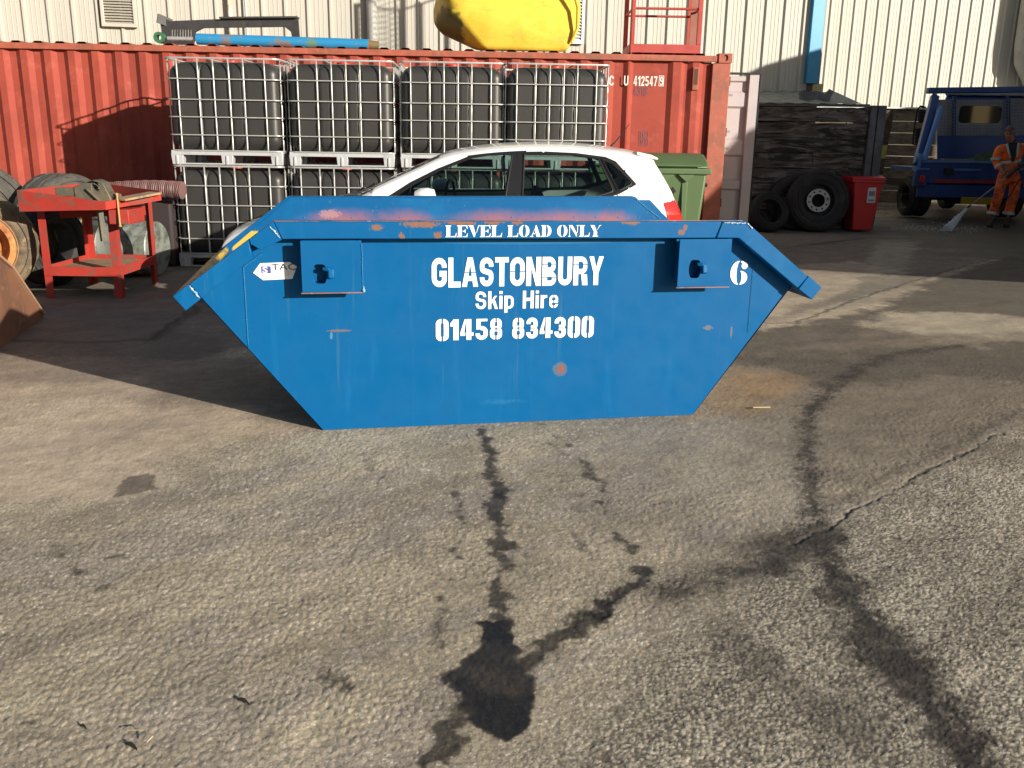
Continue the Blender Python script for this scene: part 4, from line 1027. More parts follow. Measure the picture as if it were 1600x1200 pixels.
def make_car():
    st = resample(prof, 400); secs = [csec(p.x, p.y) for p in st]; m = len(secs[0])
    parts = {k: MB() for k in ('body','windscreen','rear_window')}; sides = []
    for sg in (-1, 1):
        vs = [snap(p.x, y, z, j, sg) for p, s_ in zip(st, secs) for j, (y, z) in enumerate(s_)]
        SK = {k: MB() for k in ('pillar_trim','window_front','window_rear','window_quarter','tail_light')}; sides.append(SK)
        cls = {k: [] for k in list(parts)+list(SK)}
        for i in range(len(st)-1):
            for j in range(m-1):
                q = (i*m+j, i*m+j+1, (i+1)*m+j+1, (i+1)*m+j); c = [sum(vs[a][k] for a in q)/4 for k in range(3)]
                y = abs(c[1]-CYC); x, z = c[0], c[2]; top = j < 16
                k = 'body'
                if top:
                    f = j/16
                    if -1.36 < x < -.64 and f < .90: k = 'windscreen'
                    elif 1.21 < x < 1.375 and z > 1.03 and f < .80: k = 'rear_window'
                    if k == 'windscreen' and (f > .84 or x < -1.33 or x > -.67): k = 'pillar_trim'
                    if k == 'body' and x > 1.24 and f > .74 and .70 < z < 1.0: k = 'tail_light'
                else:
                    hit = [n_ for n_, w_ in win.items() if inside((x, z), w_)]
                    if hit: k = 'window_'+hit[0]
                    elif inside((x, z), trim_poly): k = 'pillar_trim'
                    elif inside((x, z), tail_poly): k = 'tail_light'
                    elif any(math.hypot(x-wx, z-.30) < .345 for wx in (-1.72,.75)): continue
                cls[k].append(q)
        for k, F in cls.items():
            used = sorted({a for q in F for a in q}); ix = {a: n for n, a in enumerate(used)}
            off = .004 if k == 'tail_light' else 0
            (parts[k] if k in parts else SK[k]).add([(vs[a][0]+off, vs[a][1]-0+sg*off, vs[a][2]) for a in used], [[ix[a] for a in q] for q in F])
    mats = {'body': WP, 'pillar_trim': BLKP, 'tail_light': REDL}
    for D_ in [parts]+sides:
        for k, p in D_.items():
            if p.f: p.build('side_window' if k.startswith('window_') else k, mats.get(k, GLS), car, smooth=True, merge=True, ang=50)
    # seals, door gaps
    for nm, w_ in win.items():
        for sg in (-1, 1):
            pts = rpath([(*p, .02) for p in w_]+[(*w_[0], 0)], 3)
            s = MB(); s.tube([(p.x, CYC+sg*(hw(p.x, p.y)+.001), p.y) for p in pts], .009, 6, closed=False); s.build('window_seal', BLKP, car, smooth=True)
    b = AC(803,238); c2 = AC(795,300)
    for pts in ([AC(810,238), AC(803,314), (-.02,.62)], [AC(938,247), AC(962,303), (1.02,.90),(.98,.80)], [AC(598,316),(-1.12,.9),(-1.12,.55)], [AC(643,287), AC(638,312)]):
        for sg in (-1, 1): s = MB(); s.tube([(p[0], CYC+sg*(hw(p[0], p[1])+.0), p[1]) for p in pts], .004, 5); s.build('door_gap', BLKP, car)
    # spoiler
    s = MB(); s.prism([(1.02,1.397),(1.145,1.372),(1.205,1.345),(1.20,1.332),(1.12,1.345),(1.02,1.37)], CYC-.60, CYC+.60); s.build('spoiler', WP, car, bevel=.008, seg=3)
    # mirrors
    for sg in (-1, 1):
        s = MB(); s.lathe([(0,-.095),(.045,-.088),(.068,-.04),(.072,.02),(.060,.07),(.0,.088)], 16, tr(-.73 if sg < 0 else -.75, CYC+sg*.93, 1.015)@rot('Y', math.pi/2)@Matrix.Diagonal((1.05,1.25,1,1)))
        mo = s.build('wing_mirror', WP, car, smooth=True)
        s = MB(); s.beam((-.74,CYC+sg*.80,.985),(-.74,CYC+sg*.9,.99),.05,.03); s.build('mirror_arm', BLKP, mo)
    # aerial, roof seam, wipers, cowl
    MB().tube([(.86,CYC,1.43),(.90,CYC,1.47),(1.02,CYC,1.63)], [.012,.006,.0025], 8).build('aerial', BLKP, car, smooth=True)
    MB().box(-1.46,-1.36,CYC-.62,CYC+.62,.985,1.0).build('cowl', BLKP, car)
    for dy in (-.25,.3): MB().beam((-1.40,CYC+dy,1.012),(-1.26,CYC+dy-.5,1.078),.012,.01).build('wiper', BLKP, car)
    # interior
    for dy in (-.36,.36):
        s = MB(); s.prism([(-.35,.35),(.10,.35),(.16,.45),(.26,1.02),(.18,1.06),(.02,.55),(-.35,.52)], CYC+dy-.22, CYC+dy+.22); so_ = s.build('seat', INT, car, bevel=.03, seg=3)
        s = MB(); s.prism([(.19,1.06),(.28,1.05),(.31,1.22),(.23,1.25)], CYC+dy-.13, CYC+dy+.13); s.build('headrest', INT, so_, bevel=.03, seg=3)
    s = MB(); s.prism([(.60,.4),(.95,.4),(1.08,.98),(1.0,1.0),(.85,.58),(.60,.56)], CYC-.6, CYC+.6); s.build('seat', INT, car, bevel=.03, seg=3)
    for dy in (-.38,.38): s = MB(); s.prism([(1.0,1.0),(1.08,.99),(1.10,1.12),(1.03,1.13)], CYC+dy-.12, CYC+dy+.12); s.build('headrest', INT, car, bevel=.02)
    s = MB(); s.prism([(-1.36,.3),(-.80,.3),(-.72,.84),(-.82,.95),(-1.36,.99)], CYC-.68, CYC+.68); s.build('dashboard', INT, car, bevel=.03)
    s = MB(); s.tube([(-.62+.05*math.cos(t)*.6-.0, CYC+.36+.185*math.cos(t), .93+.165*math.sin(t)) for t in [2*math.pi*k/24 for k in range(24)]], .014, 8, closed=True); s.build('steering_wheel', BLKP, car, smooth=True)
    MB().box(-1.3,1.2,CYC-.7,CYC+.7,.22,.34).build('floor', INT, car)
    # wheels
    TY = M('car_tyre', (.02,.02,.02), .8).m; AL = M('alloy', (.5,.5,.5), .35, .8).m
    for wx in (-1.72,.75):
        for sg in (-1, 1):
            mt = tr(wx, CYC+sg*.74, .30)@rot('X', -sg*math.pi/2)
            s = MB(); s.lathe([(.19,-.09),(.27,-.1),(.298,-.07),(.302,0),(.298,.07),(.27,.1),(.19,.09)], 36, mt); to = s.build('wheel', TY, car, smooth=True)
            s = MB(); s.lathe([(0,.05),(.05,.06),(.06,.04),(.17,.035),(.192,.085),(.192,-.05),(0,-.05)], 36, mt); s.build('rim', AL, to, smooth=True)
make_car()

# ================================================================ BINS
GP = M('green_plastic', (.075,.125,.05), .5); GP.wear((.095,.155,.065), 2, .45, .7, .6).wear((.20,.25,.15), 30, .66, .72, .5, v=GP.vec((1,1,.2))); GP = GP.m
gb = wthing('wheelie_bin', 'large green four wheeled waste container between the white car and the rusty container', 'bin', (1.50,11.0,0))
def frustum(mb, x0,x1,y0,y1,z0, X0,X1,Y0,Y1,z1):
    return mb.add([(x0,y0,z0),(x1,y0,z0),(x1,y1,z0),(x0,y1,z0),(X0,Y0,z1),(X1,Y0,z1),(X1,Y1,z1),(X0,Y1,z1)], [(0,3,2,1),(4,5,6,7),(0,1,5,4),(1,2,6,5),(2,3,7,6),(3,0,4,7)])
frustum(MB(), .95,2.12,10.72,11.5,.18, .87,2.19,10.62,11.62,1.16).build('body', GP, gb, bevel=.03, seg=3)
for xx in (1.95,1.66,1.4,1.1): MB().prism([(xx-.02,.28),(xx+.02,.28),(xx+.02,1.08),(xx-.05,1.12)], 10.625, 10.70).build('rib', GP, gb, bevel=.006)
MB().box(.84,2.23,10.585,11.66,1.12,1.185).build('rim', GP, gb, bevel=.012)
for xx in (1.48, 1.72, 1.95):
    MB().prism([(xx-.10,1.115),(xx+.08,1.115),(xx+.0,1.03)], 10.59, 10.63).build('gusset', GP, gb, bevel=.004)
MB().prism([(10.58,1.188),(11.68,1.188),(11.60,1.27),(11.2,1.345),(10.9,1.335),(10.66,1.26)], .86, 2.20, ax='yz').build('lid', GP, gb, bevel=.03, seg=3)
MB().tube([(.9,10.56,1.215),(2.1,10.56,1.215)], .012, 8).build('lid_handle', GP, gb)
MB().tube([(2.12,11.0,.98),(2.27,11.0,.985)], .022, 10).build('trunnion', BLKP, gb)
MB().prism([(1.80,.98),(1.84,.93),(1.80,.88),(1.76,.93)], 10.61,10.618).build('badge', BLKP, gb)
MB().prism([(1.56,1.0),(1.68,1.0),(1.68,.94),(1.56,.94)], 10.622,10.628).build('badge', BLKP, gb)
for xx in (1.02,2.02):
    for yy in (10.82,11.42): MB().lathe([(0,-.025),(.08,-.025),(.09,0),(.08,.025),(0,.025)], 20, tr(xx,yy,.09)@rot('Y',math.pi/2)).build('wheel', BLKP, gb, smooth=True)
rb = wthing('wheelie_bin', 'small red wheeled bin with a white sticker beside the big truck wheel', 'bin', (5.98,16.1,0))
RP = M('red_plastic', (.55,.022,.025), .42); RP.wear((.40,.015,.018), 2, .45, .7, .6).wear((.3,.12,.1), 22, .68, .74, .5); RP = RP.m
frustum(MB(), 5.86,6.19,15.94,16.36,.03, 5.78,6.27,15.86,16.42,.86).build('body', RP, rb, bevel=.02, seg=3)
MB().box(5.745,6.30,15.83,16.46,.84,.885).build('rim', RP, rb, bevel=.01)
MB().prism([(15.82,.888),(16.46,.888),(16.44,.93),(16.0,.945),(15.86,.93)], 5.74, 6.305, ax='yz').build('lid', RP, rb, bevel=.012)
MB().prism([(6.03,.50),(6.17,.505),(6.165,.76),(6.03,.755)], 15.868, 15.895).build('sticker', M('sticker_w', (.6,.6,.6), .5).m, rb)
MB().box(6.05,6.15,15.862,15.867,.62,.70).build('sticker_print', M('print_grey', (.2,.2,.22), .5).m, rb)
MB().box(6.05,6.15,15.862,15.867,.53,.56).build('sticker_print', M('print_grey', (.2,.2,.22), .5).m, rb)
for xx in (5.88,6.2): MB().lathe([(0,-.03),(.09,-.03),(.10,0),(.09,.03),(0,.03)], 20, tr(xx,16.4,.10)@rot('Y',math.pi/2)).build('wheel', BLKP, rb, smooth=True)
# ================================================================ TYRES
TR_ = M('tyre_rubber', (.022,.021,.020), .75); TR_.wear((.06,.055,.05), 4, .45, .7, .6).wear((.11,.10,.085), 14, .62, .72, .5).bump(30, .3, .01); TR_ = TR_.m
def tyre(name, R, r, w, mt, parent=None, tread=24, mat=TR_):
    s = MB(); p = [(r,-w*.42),(r+.02,-w*.46),(r+(R-r)*.45,-w*.56),(R*.93,-w*.48),(R*.975,-w*.42),(R,-w*.36),(R,-w*.2),(R*.985,-w*.19),(R*.985,-w*.16),(R,-w*.15),(R,w*.0)]
    p = p+[(a,-b) for a, b in p[-2::-1]]+[(r*.96,w*.3),(r*.96,-w*.3)]
    s.lathe(p, 64, mt, closed=True)
    for k in range(3):
        rr_ = r+(R-r)*(.25+.22*k)
        for sg in (-1,1): s.lathe([(rr_,sg*w*.53),(rr_+.004,sg*(w*.55+.006)),(rr_+.010,sg*(w*.55+.006)),(rr_+.014,sg*w*.53)], 64, mt)
    for k in range(tread):
        a = 2*math.pi*k/tread
        for sg in (-1,1):
            q = [mt@Vector((rr*math.cos(a+da), rr*math.sin(a+da), sg*h)) for rr, da, h in ((R*.94,-.05,w*.49),(R*.94,.05,w*.49),(R*1.012,.05,w*.22),(R*1.012,-.05,w*.22),(R*.90,-.05,w*.44),(R*.90,.05,w*.44),(R*.95,.05,w*.2),(R*.95,-.05,w*.2))]
            s.add(q, [(0,1,2,3),(7,6,5,4),(0,4,5,1),(2,6,7,3),(1,5,6,2),(0,3,7,4)])
    return s.build(name, mat, parent, smooth=True, ang=35)
bw = thing('truck_wheel', 'large truck wheel with grey ten bolt rim leaning on the dark timber bay', 'wheel', (5.20,15.95,.515))
mt = rot('Z', R_(-4))@rot('X', R_(90-9))@rot('Z', 0)
tyre('tyre', .515, .285, .29, mt, bw, 40)
RM = M('rim_grey', (.42,.41,.40), .5, .2).wear((.2,.19,.18), 9, .5, .7, .8).m; RMD = M('rim_dark', (.05,.048,.045), .6).m
holes = [[(.155*math.cos(a)+.017*math.cos(b), .155*math.sin(a)+.017*math.sin(b)) for b in [2*math.pi*q/10 for q in range(10)]] for a in [2*math.pi*(k+.3)/10 for k in range(10)]]
disc = [(.195*math.cos(2*math.pi*k/48), .195*math.sin(2*math.pi*k/48)) for k in range(48)]
hub = [(.112*math.cos(2*math.pi*k/32), .112*math.sin(2*math.pi*k/32)) for k in range(32)]
s = MB(); s.prism(disc, .085, .10, holes=[hub]+holes, ax='xy'); s.v = [tuple(mt@Vector(p)) for p in s.v]; s.build('rim', RM, bw)
s = MB(); s.lathe([(.196,.099),(.205,.08),(.215,.0),(.268,-.02),(.274,.11),(.292,.128),(.296,.125)], 48, mt); s.build('rim_barrel', RMD, bw, smooth=True)
s = MB(); s.lathe([(0,-.06),(.27,-.06)], 32, mt); s.build('rim_back', DARK, bw)
t2 = thing('tyre', 'dark bare tyre standing behind the large truck wheel against the timber bay', 'tyre', (4.90,16.20,.47)); tyre('tyre', .47, .28, .26, rot('Z', R_(-2))@rot('X', R_(90-6)), t2, 36)
t3 = thing('tyre', 'small bare tyre leaning at an angle beside the grey container door', 'tyre', (4.33,15.75,.325)); tyre('tyre', .335, .205, .21, rot('Y', R_(0))@rot('Z', R_(10))@rot('X', R_(90-22)), t3, 30)
t4 = thing('tyre', 'flattish dark tyre lying behind the small leaning tyre by the grey door', 'tyre', (4.15,16.15,.12)); tyre('tyre', .36, .2, .22, rot('X', R_(8)), t4, 30)
# ================================================================ TRUCK
TB = M('truck_blue', (.010,.05,.19), .45); TB.wear((.007,.035,.13), 3, .4, .65, .6).wear((.05,.05,.05), 9, .55, .75, .5); TB = TB.m
TBL = paint('truck_pale_blue', (.08,.20,.45), .5, d=.3); CHS = M('chassis_black', (.012,.012,.012), .8).m
tk = wthing('flatbed_truck', 'blue flatbed truck seen from behind with mesh guard behind its cab, parked in the shade', 'truck', (9.3,19.2,.05))
X0, X1, YR = 8.06, 10.35, 18.8
def P3(px, py, Y): p = AT(px, py, Y); return (p.x, p.y, p.z)
# slanted guard frame at the rear left corner and roof bar
a, b = P3(1461,150,19.9), P3(1433,258,18.85)
MB().beam(a, b, .16, .12, (0,1,0)).build('guard_post', TB, tk, bevel=.02)
MB().tube([P3(1470,168,19.6), P3(1443,252,18.8)], .055, 12).build('guard_tube', TBL, tk, smooth=True)
s = MB(); s.beam((8.55,19.9,2.56),(11.2,19.9,2.63),.14,.12); s.build('roof_bar', TB, tk, bevel=.02)
# cab
CY0 = 20.4
s = MB(); s.prism([(9.16,CY0),(11.3,CY0),(12.3,22.5),(10.25,22.5)], .75, 2.50, ax='xy'); s.build('cab', TB, tk, bevel=.08, seg=3)
s = MB(); s.prism([(9.14,CY0-.03),(11.3,CY0-.03),(12.3,22.5),(10.22,22.5)], 2.505, 2.60, ax='xy'); s.build('cab_roof', M('cab_white', (.30,.32,.36), .5).m, tk, bevel=.02)
WG = M('cab_panel_grey', (.26,.27,.31), .6).wear((.12,.12,.13), 5, .5, .7, .6).m
px = lambda p, y=CY0: AT(p[0], p[1], y)
def prect(pl, pt_, pr, pb, y, d, mat, nm, hole=None, bev=.0):
    q = [AT(pl,pt_,y), AT(pr,pt_,y), AT(pr,pb,y), AT(pl,pb,y)]
    m_ = MB(); m_.prism([(p.x,p.z) for p in q], y-d, y, holes=[hole] if hole else ()); return m_.build(nm, mat, tk, bevel=bev)
wq = [AT(1500,165,CY0-.03), AT(1566,163,CY0-.03), AT(1566,193,CY0-.03), AT(1498,193,CY0-.03)]
wp = rpath([((wq[0].x+wq[1].x)/2,wq[0].z),(wq[1].x,wq[0].z,.08),(wq[1].x,wq[2].z,.08),(wq[0].x,wq[2].z,.08),(wq[0].x,wq[0].z,.08),((wq[0].x+wq[1].x)/2-.01,wq[0].z)], 5)
wp = [tuple(p) for p in wp]
prect(1463,156,1489,212,CY0-.01,.03,WG,'rear_panel'); prect(1493,156,1570,212,CY0-.01,.03,WG,'rear_panel'); prect(1578,154,1640,212,CY0-.01,.03,WG,'rear_panel')
s = MB(); s.prism(wp, CY0-.055, CY0-.045); ww = s.build('rear_window', M('cab_glass', (.012,.014,.014), .08).m, tk)
s = MB(); s.tube([(p[0], CY0-.058, p[1]) for p in wp], .022, 6, closed=True); s.build('window_seal', BLKP, ww, smooth=True)
# bright patches painted over the pane for sunlit cladding seen through the cab
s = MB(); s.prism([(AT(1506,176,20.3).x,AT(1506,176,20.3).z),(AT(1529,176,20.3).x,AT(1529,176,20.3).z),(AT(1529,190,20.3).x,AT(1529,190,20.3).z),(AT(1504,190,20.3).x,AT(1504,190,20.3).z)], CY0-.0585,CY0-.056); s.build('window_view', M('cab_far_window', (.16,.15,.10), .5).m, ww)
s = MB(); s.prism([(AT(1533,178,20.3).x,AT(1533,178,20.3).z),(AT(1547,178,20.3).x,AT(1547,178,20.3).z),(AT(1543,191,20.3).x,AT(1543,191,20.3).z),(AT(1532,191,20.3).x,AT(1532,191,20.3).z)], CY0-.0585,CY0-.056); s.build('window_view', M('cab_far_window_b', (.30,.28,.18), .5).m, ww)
g = MB(); yg = CY0-.16
for p in range(1466,1650,5):
    if 1497 < p < 1567:
        a = AT(p,195,yg); b = AT(p,212,yg); g.tube([a,b], .006, 4, caps=False); a = AT(p,156,yg); b = AT(p,162,yg); g.tube([a,b], .006, 4, caps=False)
    else: g.tube([AT(p,156,yg), AT(p,212,yg)], .006, 4, caps=False)
for q in range(156,214,5):
    if 162 < q < 195: g.tube([AT(1464,q,yg), AT(1495,q,yg)], .006, 4, caps=False); g.tube([AT(1569,q,yg), AT(1640,q,yg)], .006, 4, caps=False)
    else: g.tube([AT(1464,q,yg), AT(1640,q,yg)], .006, 4, caps=False)
g.build('mesh_guard', M('guard_mesh', (.16,.17,.20), .5).m, tk)
for p in (1491,1574): MB().beam(AT(p,150,CY0-.12), AT(p-1,214,CY0-.12), .07, .05, (0,1,0)).build('guard_upright', TB, tk, bevel=.01)
prect(1464,212,1650,250,CY0-.10,.05,TB,'headboard')
# bed, sides, tail
MB().box(X0+.05,X1+.6,YR+.1,CY0-.2,.95,1.03).build('bed', TB, tk)
MB().box(X0+.02,X0+.10,YR,YR+.25,.98,1.30).build('side_board', TBL, tk, bevel=.01)
MB().box(X0+.07,X1+.7,YR,YR+.06,.72,1.15).build('tailgate', TB, tk, bevel=.012)
MB().box(X0+.1,X1+.7,YR-.03,YR,1.13,1.17).build('tailgate_rail', TBL, tk, bevel=.008)
MB().box(8.75,9.35,YR-.03,YR-.001,.98,1.02).build('latch_bar', TBL, tk, bevel=.006)
MB().box(8.62,8.78,YR-.08,YR-.002,.90,1.03).build('latch', CHS, tk, bevel=.01)
MB().box(8.45,X1+.6,YR-.012,YR-.001,.745,.805).build('red_stripe', paint('stripe_red', (.35,.02,.02), .6), tk)
MB().box(X0-.02,X0+.24,YR-.05,YR+.1,.66,.98).build('corner_box', TB, tk, bevel=.015)
MB().box(X0,X0+.25,YR-.055,YR+.05,.99,1.02).build('corner_ledge', TBL, tk, bevel=.005)
MB().box(X0+.06,X0+.17,YR-.075,YR-.051,.74,.88).build('tail_light', REDL, tk, bevel=.008)
MB().box(X0+.1,X1+.7,YR+.02,YR+.12,.44,.70).build('rear_bumper', TB, tk, bevel=.015)
PLY = M('plate_yellow', (.42,.27,.02), .5).m
a = AT(1503,308,YR-.02); b = AT(1563,320,YR-.02)
s = MB(); s.box(a.x,b.x,YR-.02,YR+.015,b.z,a.z); pl_ = s.build('number_plate', PLY, tk, bevel=.005)
letter_mesh('plate_text', text_polys('R 58', a.x+.05, (a.x+b.x)/2-.05, b.z+.03, a.z-.03, lambda c: glyph_c(c) if c in '58' else glyph(c,.17), .14), BLK, pl_, YR-.023)
for k in range(1): pass
letter_mesh('plate_text', text_polys('Y', (a.x+b.x)/2+.04, (a.x+b.x)/2+.13, b.z+.03, a.z-.03, lambda c: glyph(c,.17), .14), BLK, pl_, YR-.023)
for wx in (8.28, 10.2):
    for wy in (19.5,21.9):
        mt = tr(wx, wy, .42+gz(0,wy))@rot('Y', math.pi/2)
        for dx in ((0,.22) if wy < 20 else (0,)):
            tyre('wheel', .40, .22, .19, tr(dx,0,0)@mt, tk, 30)
for xx in (8.8,9.7): MB().box(xx,xx+.09,19,22.2,.55,.72).build('chassis_rail', CHS, tk)
MB().tube([(8.1,19.5,.42),(10.4,19.5,.42)], .07, 10).build('axle', CHS, tk)
MB().box(9.0,9.6,19.1,19.5,.3,.6).build('differential', CHS, tk, bevel=.06)
s = MB(); s.tube([P3(1446,168,21.0), P3(1438,166,21.0), P3(1433,172,21.0), P3(1428,205,21.0), P3(1426,225,21.0), P3(1438,227,21.0)], .022, 8); s.build('mirror_arm', CHS, tk, smooth=True)
prect(1434,172,1447,192,21.0,.08,CHS,'mirror',bev=.02); prect(1429,200,1440,224,21.0,.08,CHS,'mirror',bev=.02)
# load: green netting heap, planks
s = MB(); vs = []; n = 26
random.seed(5)
for i in range(n):
    for j in range(9):
        u = i/(n-1); v = j/8; x = 9.05+1.6*u; y = 19.0+.8*v
        h = .33*math.sin(math.pi*v)**.6*math.sin(math.pi*min(1, u*.9+.05))**.7*(.8+.3*math.sin(u*9+v*5))+random.uniform(-.02,.02)
        vs.append((x, y, 1.03+max(0, h)))
s.add(vs, [(i*9+j, (i+1)*9+j, (i+1)*9+j+1, i*9+j+1) for i in range(n-1) for j in range(8)])
tag(s.build('netting', M('green_net', (.015,.075,.02), .9).wear((.008,.03,.01), 12, .4, .6, .9).bump(30, .8, .03).m, None, smooth=True), 'heap of green netting lying on the bed of the blue truck', 'netting')
s = MB(); s.beam((8.62,18.98,1.19),(9.25,19.0,1.185),.16,.035); tag(s.build('plank', M('plank_pale', (.22,.18,.13), .8).m, None, bevel=.004), 'pale plank on the truck bed left of the green netting', 'plank')
s = MB(); s.box(8.22,8.56,18.93,19.2,1.03,1.20); tag(s.build('timber_block', M('block_brown', (.14,.07,.04), .8).m, None, bevel=.02), 'brown block at the left corner of the truck bed', 'block')
# ================================================================ PERSON
YP = 17.45
man = wthing('person', 'man in orange high visibility jacket and trousers looking down and hosing the ground', 'person', (9.17,YP,gz(0,YP)))
HV = M('hi_vis_orange', (1.0,.20,.03), .8); HV.wear((.6,.07,.012), 4, .45, .65, .6).wear((.10,.035,.02), 5, .60, .70, .8).bump(12, .6, .03, 3); HV = HV.m
HT = M('hi_vis_trousers', (1.0,.17,.025), .8); HT.wear((.35,.05,.015), 5, .42, .6, .8).wear((.07,.03,.02), 7, .56, .66, .85).bump(12, .6, .03, 3); HT = HT.m
RF = M('reflective_grey', (.50,.47,.44), .4).wear((.3,.25,.22), 12, .5, .7, .5).m; SKN = M('skin', (.36,.16,.10), .55).m; HR = M('hair', (.10,.065,.04), .8).m; DK = M('dark_jumper', (.02,.02,.022), .9).m
BT = M('boot', (.06,.035,.02), .7).m; STU = M('stubble', (.2,.1,.07), .8).m
def skin(name, comps, mat, parent, sub=2):
    """comps: list of (nodes[(pos, rx, ry)], edges)"""
    vs = []; es = []; rs = []; roots = []
    for nodes, edges in comps:
        o = len(vs); roots.append(o)
        for p, rx, ry in nodes: vs.append(tuple(Vector(p)-Vector(WORLD[parent.name]))); rs.append((rx, ry))
        es += [(a+o, b+o) for a, b in edges]
    me = bpy.data.meshes.new(name); me.from_pydata(vs, es, []); me.materials.append(mat)
    ob = bpy.data.objects.new(name, me); C.objects.link(ob)
    md = ob.modifiers.new('skin', 'SKIN'); md.use_smooth_shade = True
    for i, r in enumerate(rs): me.skin_vertices[0].data[i].radius = r; me.skin_vertices[0].data[i].use_root = i in roots
    ss = ob.modifiers.new('sub', 'SUBSURF'); ss.levels = ss.render_levels = sub
    dg = bpy.context.evaluated_depsgraph_get(); m2 = bpy.data.meshes.new_from_object(ob.evaluated_get(dg)); bpy.data.objects.remove(ob)
    m2.name = name; m2.polygons.foreach_set('use_smooth', [True]*len(m2.polygons)); m2.materials.clear(); m2.materials.append(mat)
    o = bpy.data.objects.new(name, m2); C.objects.link(o); o.parent = parent; return o
def J(px_, py_, dy=0): return AT(px_, py_, YP+dy)
def chain(nodes): return (nodes, [(i, i+1) for i in range(len(nodes)-1)])
pel = J(1575,268); wst = J(1577,256,-.02); che = J(1583,237,-.05); nek = J(1582,223,-.10); hd0 = J(1576,212,-.17); hd1 = J(1577,203,-.17)
shR = J(1561,230,-.06); elR = J(1557,252,.0); wrR = J(1566,268,-.16); haR = J(1570,273,-.20)
shL = J(1605,229,.0); elL = J(1618,248,.02); wrL = J(1603,258,-.18); haL = J(1598,262,-.22)
hpR = J(1567,274,0); knR = J(1560,306,-.08); anR = J(1549,340,.0); hpL = J(1587,274,0); knL = J(1584,307,-.07); anL = J(1574,341,-.02)
body = ([(pel,.13,.10),(wst,.13,.10),(che,.15,.11),(nek,.055,.055),(hd0,.072,.085),(hd1,.074,.088),
    (shR,.06,.06),(elR,.042,.042),(wrR,.028,.026),(shL,.06,.06),(elL,.042,.042),(wrL,.028,.026),
    (hpR,.08,.08),(knR,.055,.055),(anR,.04,.04),(hpL,.08,.08),(knL,.055,.055),(anL,.04,.04),(haR,.034,.022),(haL,.034,.022)],
    [(0,1),(1,2),(2,3),(3,4),(4,5),(2,6),(6,7),(7,8),(2,9),(9,10),(10,11),(0,12),(12,13),(13,14),(0,15),(15,16),(16,17),(8,18),(11,19)])
comps = [body]
ld = (J(1500,322,-.3)-J(1600,256,-.2)).normalized()      # direction of the lance
def hand(ha, wr):
    f = (ha-wr).normalized(); side = ld
    for k, ln in enumerate((.055,.062,.058,.045)):
        b = ha+side*(k-1.5)*.022+f*.01; c = b+f*ln*.6+Vector((0,-.03,0)); d = c-f*.012+Vector((0,-.022,-.012)); e_ = d-f*.03+Vector((0,.012,-.006))
        comps.append(chain([(b,.0095,.0095),(c,.009,.009),(d,.008,.008),(e_,.007,.007)]))
    b = ha-side*.035; comps.append(chain([(b,.011,.011),(b+Vector((0,-.03,.012))-side*.01,.010,.010),(b+Vector((0,-.05,-.005))+side*.02,.008,.008)]))
hand(haR, wrR); hand(haL, wrL)
skin('body', comps, SKN, man)
hc = (hd0+hd1)/2+Vector((0,-.005,.0))
fm = tr(*(hc-Vector(WORLD[man.name])))@rot('Z', R_(-28))@rot('X', R_(28))
def head_part(nm, mb, mat): mb.v = [tuple(fm@Vector(p)+Vector(WORLD[man.name])) for p in mb.v]; return mb.build(nm, mat, man, smooth=True)
s = MB(); s.lathe([(.002,-.022),(.016,-.018),(.013,.0),(.008,.018),(.002,.022)], 10, tr(0,-.097,-.005)@rot('X', R_(-12))); head_part('nose', s, SKN)
for sg in (-1,1):
    s = MB(); s.lathe([(.0,-.012),(.020,-.010),(.028,.0),(.018,.010),(.0,.010)], 12, tr(sg*.078,.0,-.005)@rot('Y', math.pi/2)@Matrix.Diagonal((1.2,.7,1,1))); head_part('ear', s, SKN)
    s = MB(); s.lathe([(.0,-.008),(.010,-.004),(.010,.004),(.0,.008)], 10, tr(sg*.030,-.085,.022)@rot('X', math.pi/2)); head_part('eye', s, DK)
    s = MB(); s.beam((sg*.015,-.092,.038),(sg*.048,-.082,.040),.008,.007); head_part('eyebrow', s, HR)
s = MB(); s.beam((-.022,-.086,-.042),(.022,-.086,-.042),.006,.005); head_part('mouth', s, STU)
s = MB(); vs = []; n1, n2 = 20, 9
for i in range(n2):
    ph = math.pi/2*i/(n2-1)*1.05
    for k in range(n1):
        th_ = 2*math.pi*k/n1; lim = 1.0 if math.sin(th_) > -.3 else .62
        p_ = ph*lim; vs.append((.083*math.sin(p_)*math.cos(th_), .098*math.sin(p_)*math.sin(th_)+.008, .035+.080*math.cos(p_)))
s.add(vs, [(i*n1+k, i*n1+(k+1)%n1, (i+1)*n1+(k+1)%n1, (i+1)*n1+k) for i in range(n2-1) for k in range(n1)]); head_part('hair', s, HR)
jk = skin('jacket', [([(J(1576,264),.175,.135),(J(1577,254,-.01),.170,.135),(che,.185,.145),(J(1583,227,-.06),.10,.09),(J(1562,230,-.05),.085,.085),(J(1556,243,.0),.078,.078),(J(1556,255,-.01),.068,.068),(J(1563,265,-.12),.055,.052),
    (J(1603,229,.0),.085,.085),(J(1613,239,.01),.078,.078),(J(1616,249,.0),.068,.068),(J(1606,257,-.13),.055,.052)],
    [(0,1),(1,2),(2,3),(2,4),(4,5),(5,6),(6,7),(2,8),(8,9),(9,10),(10,11)])], HV, man)
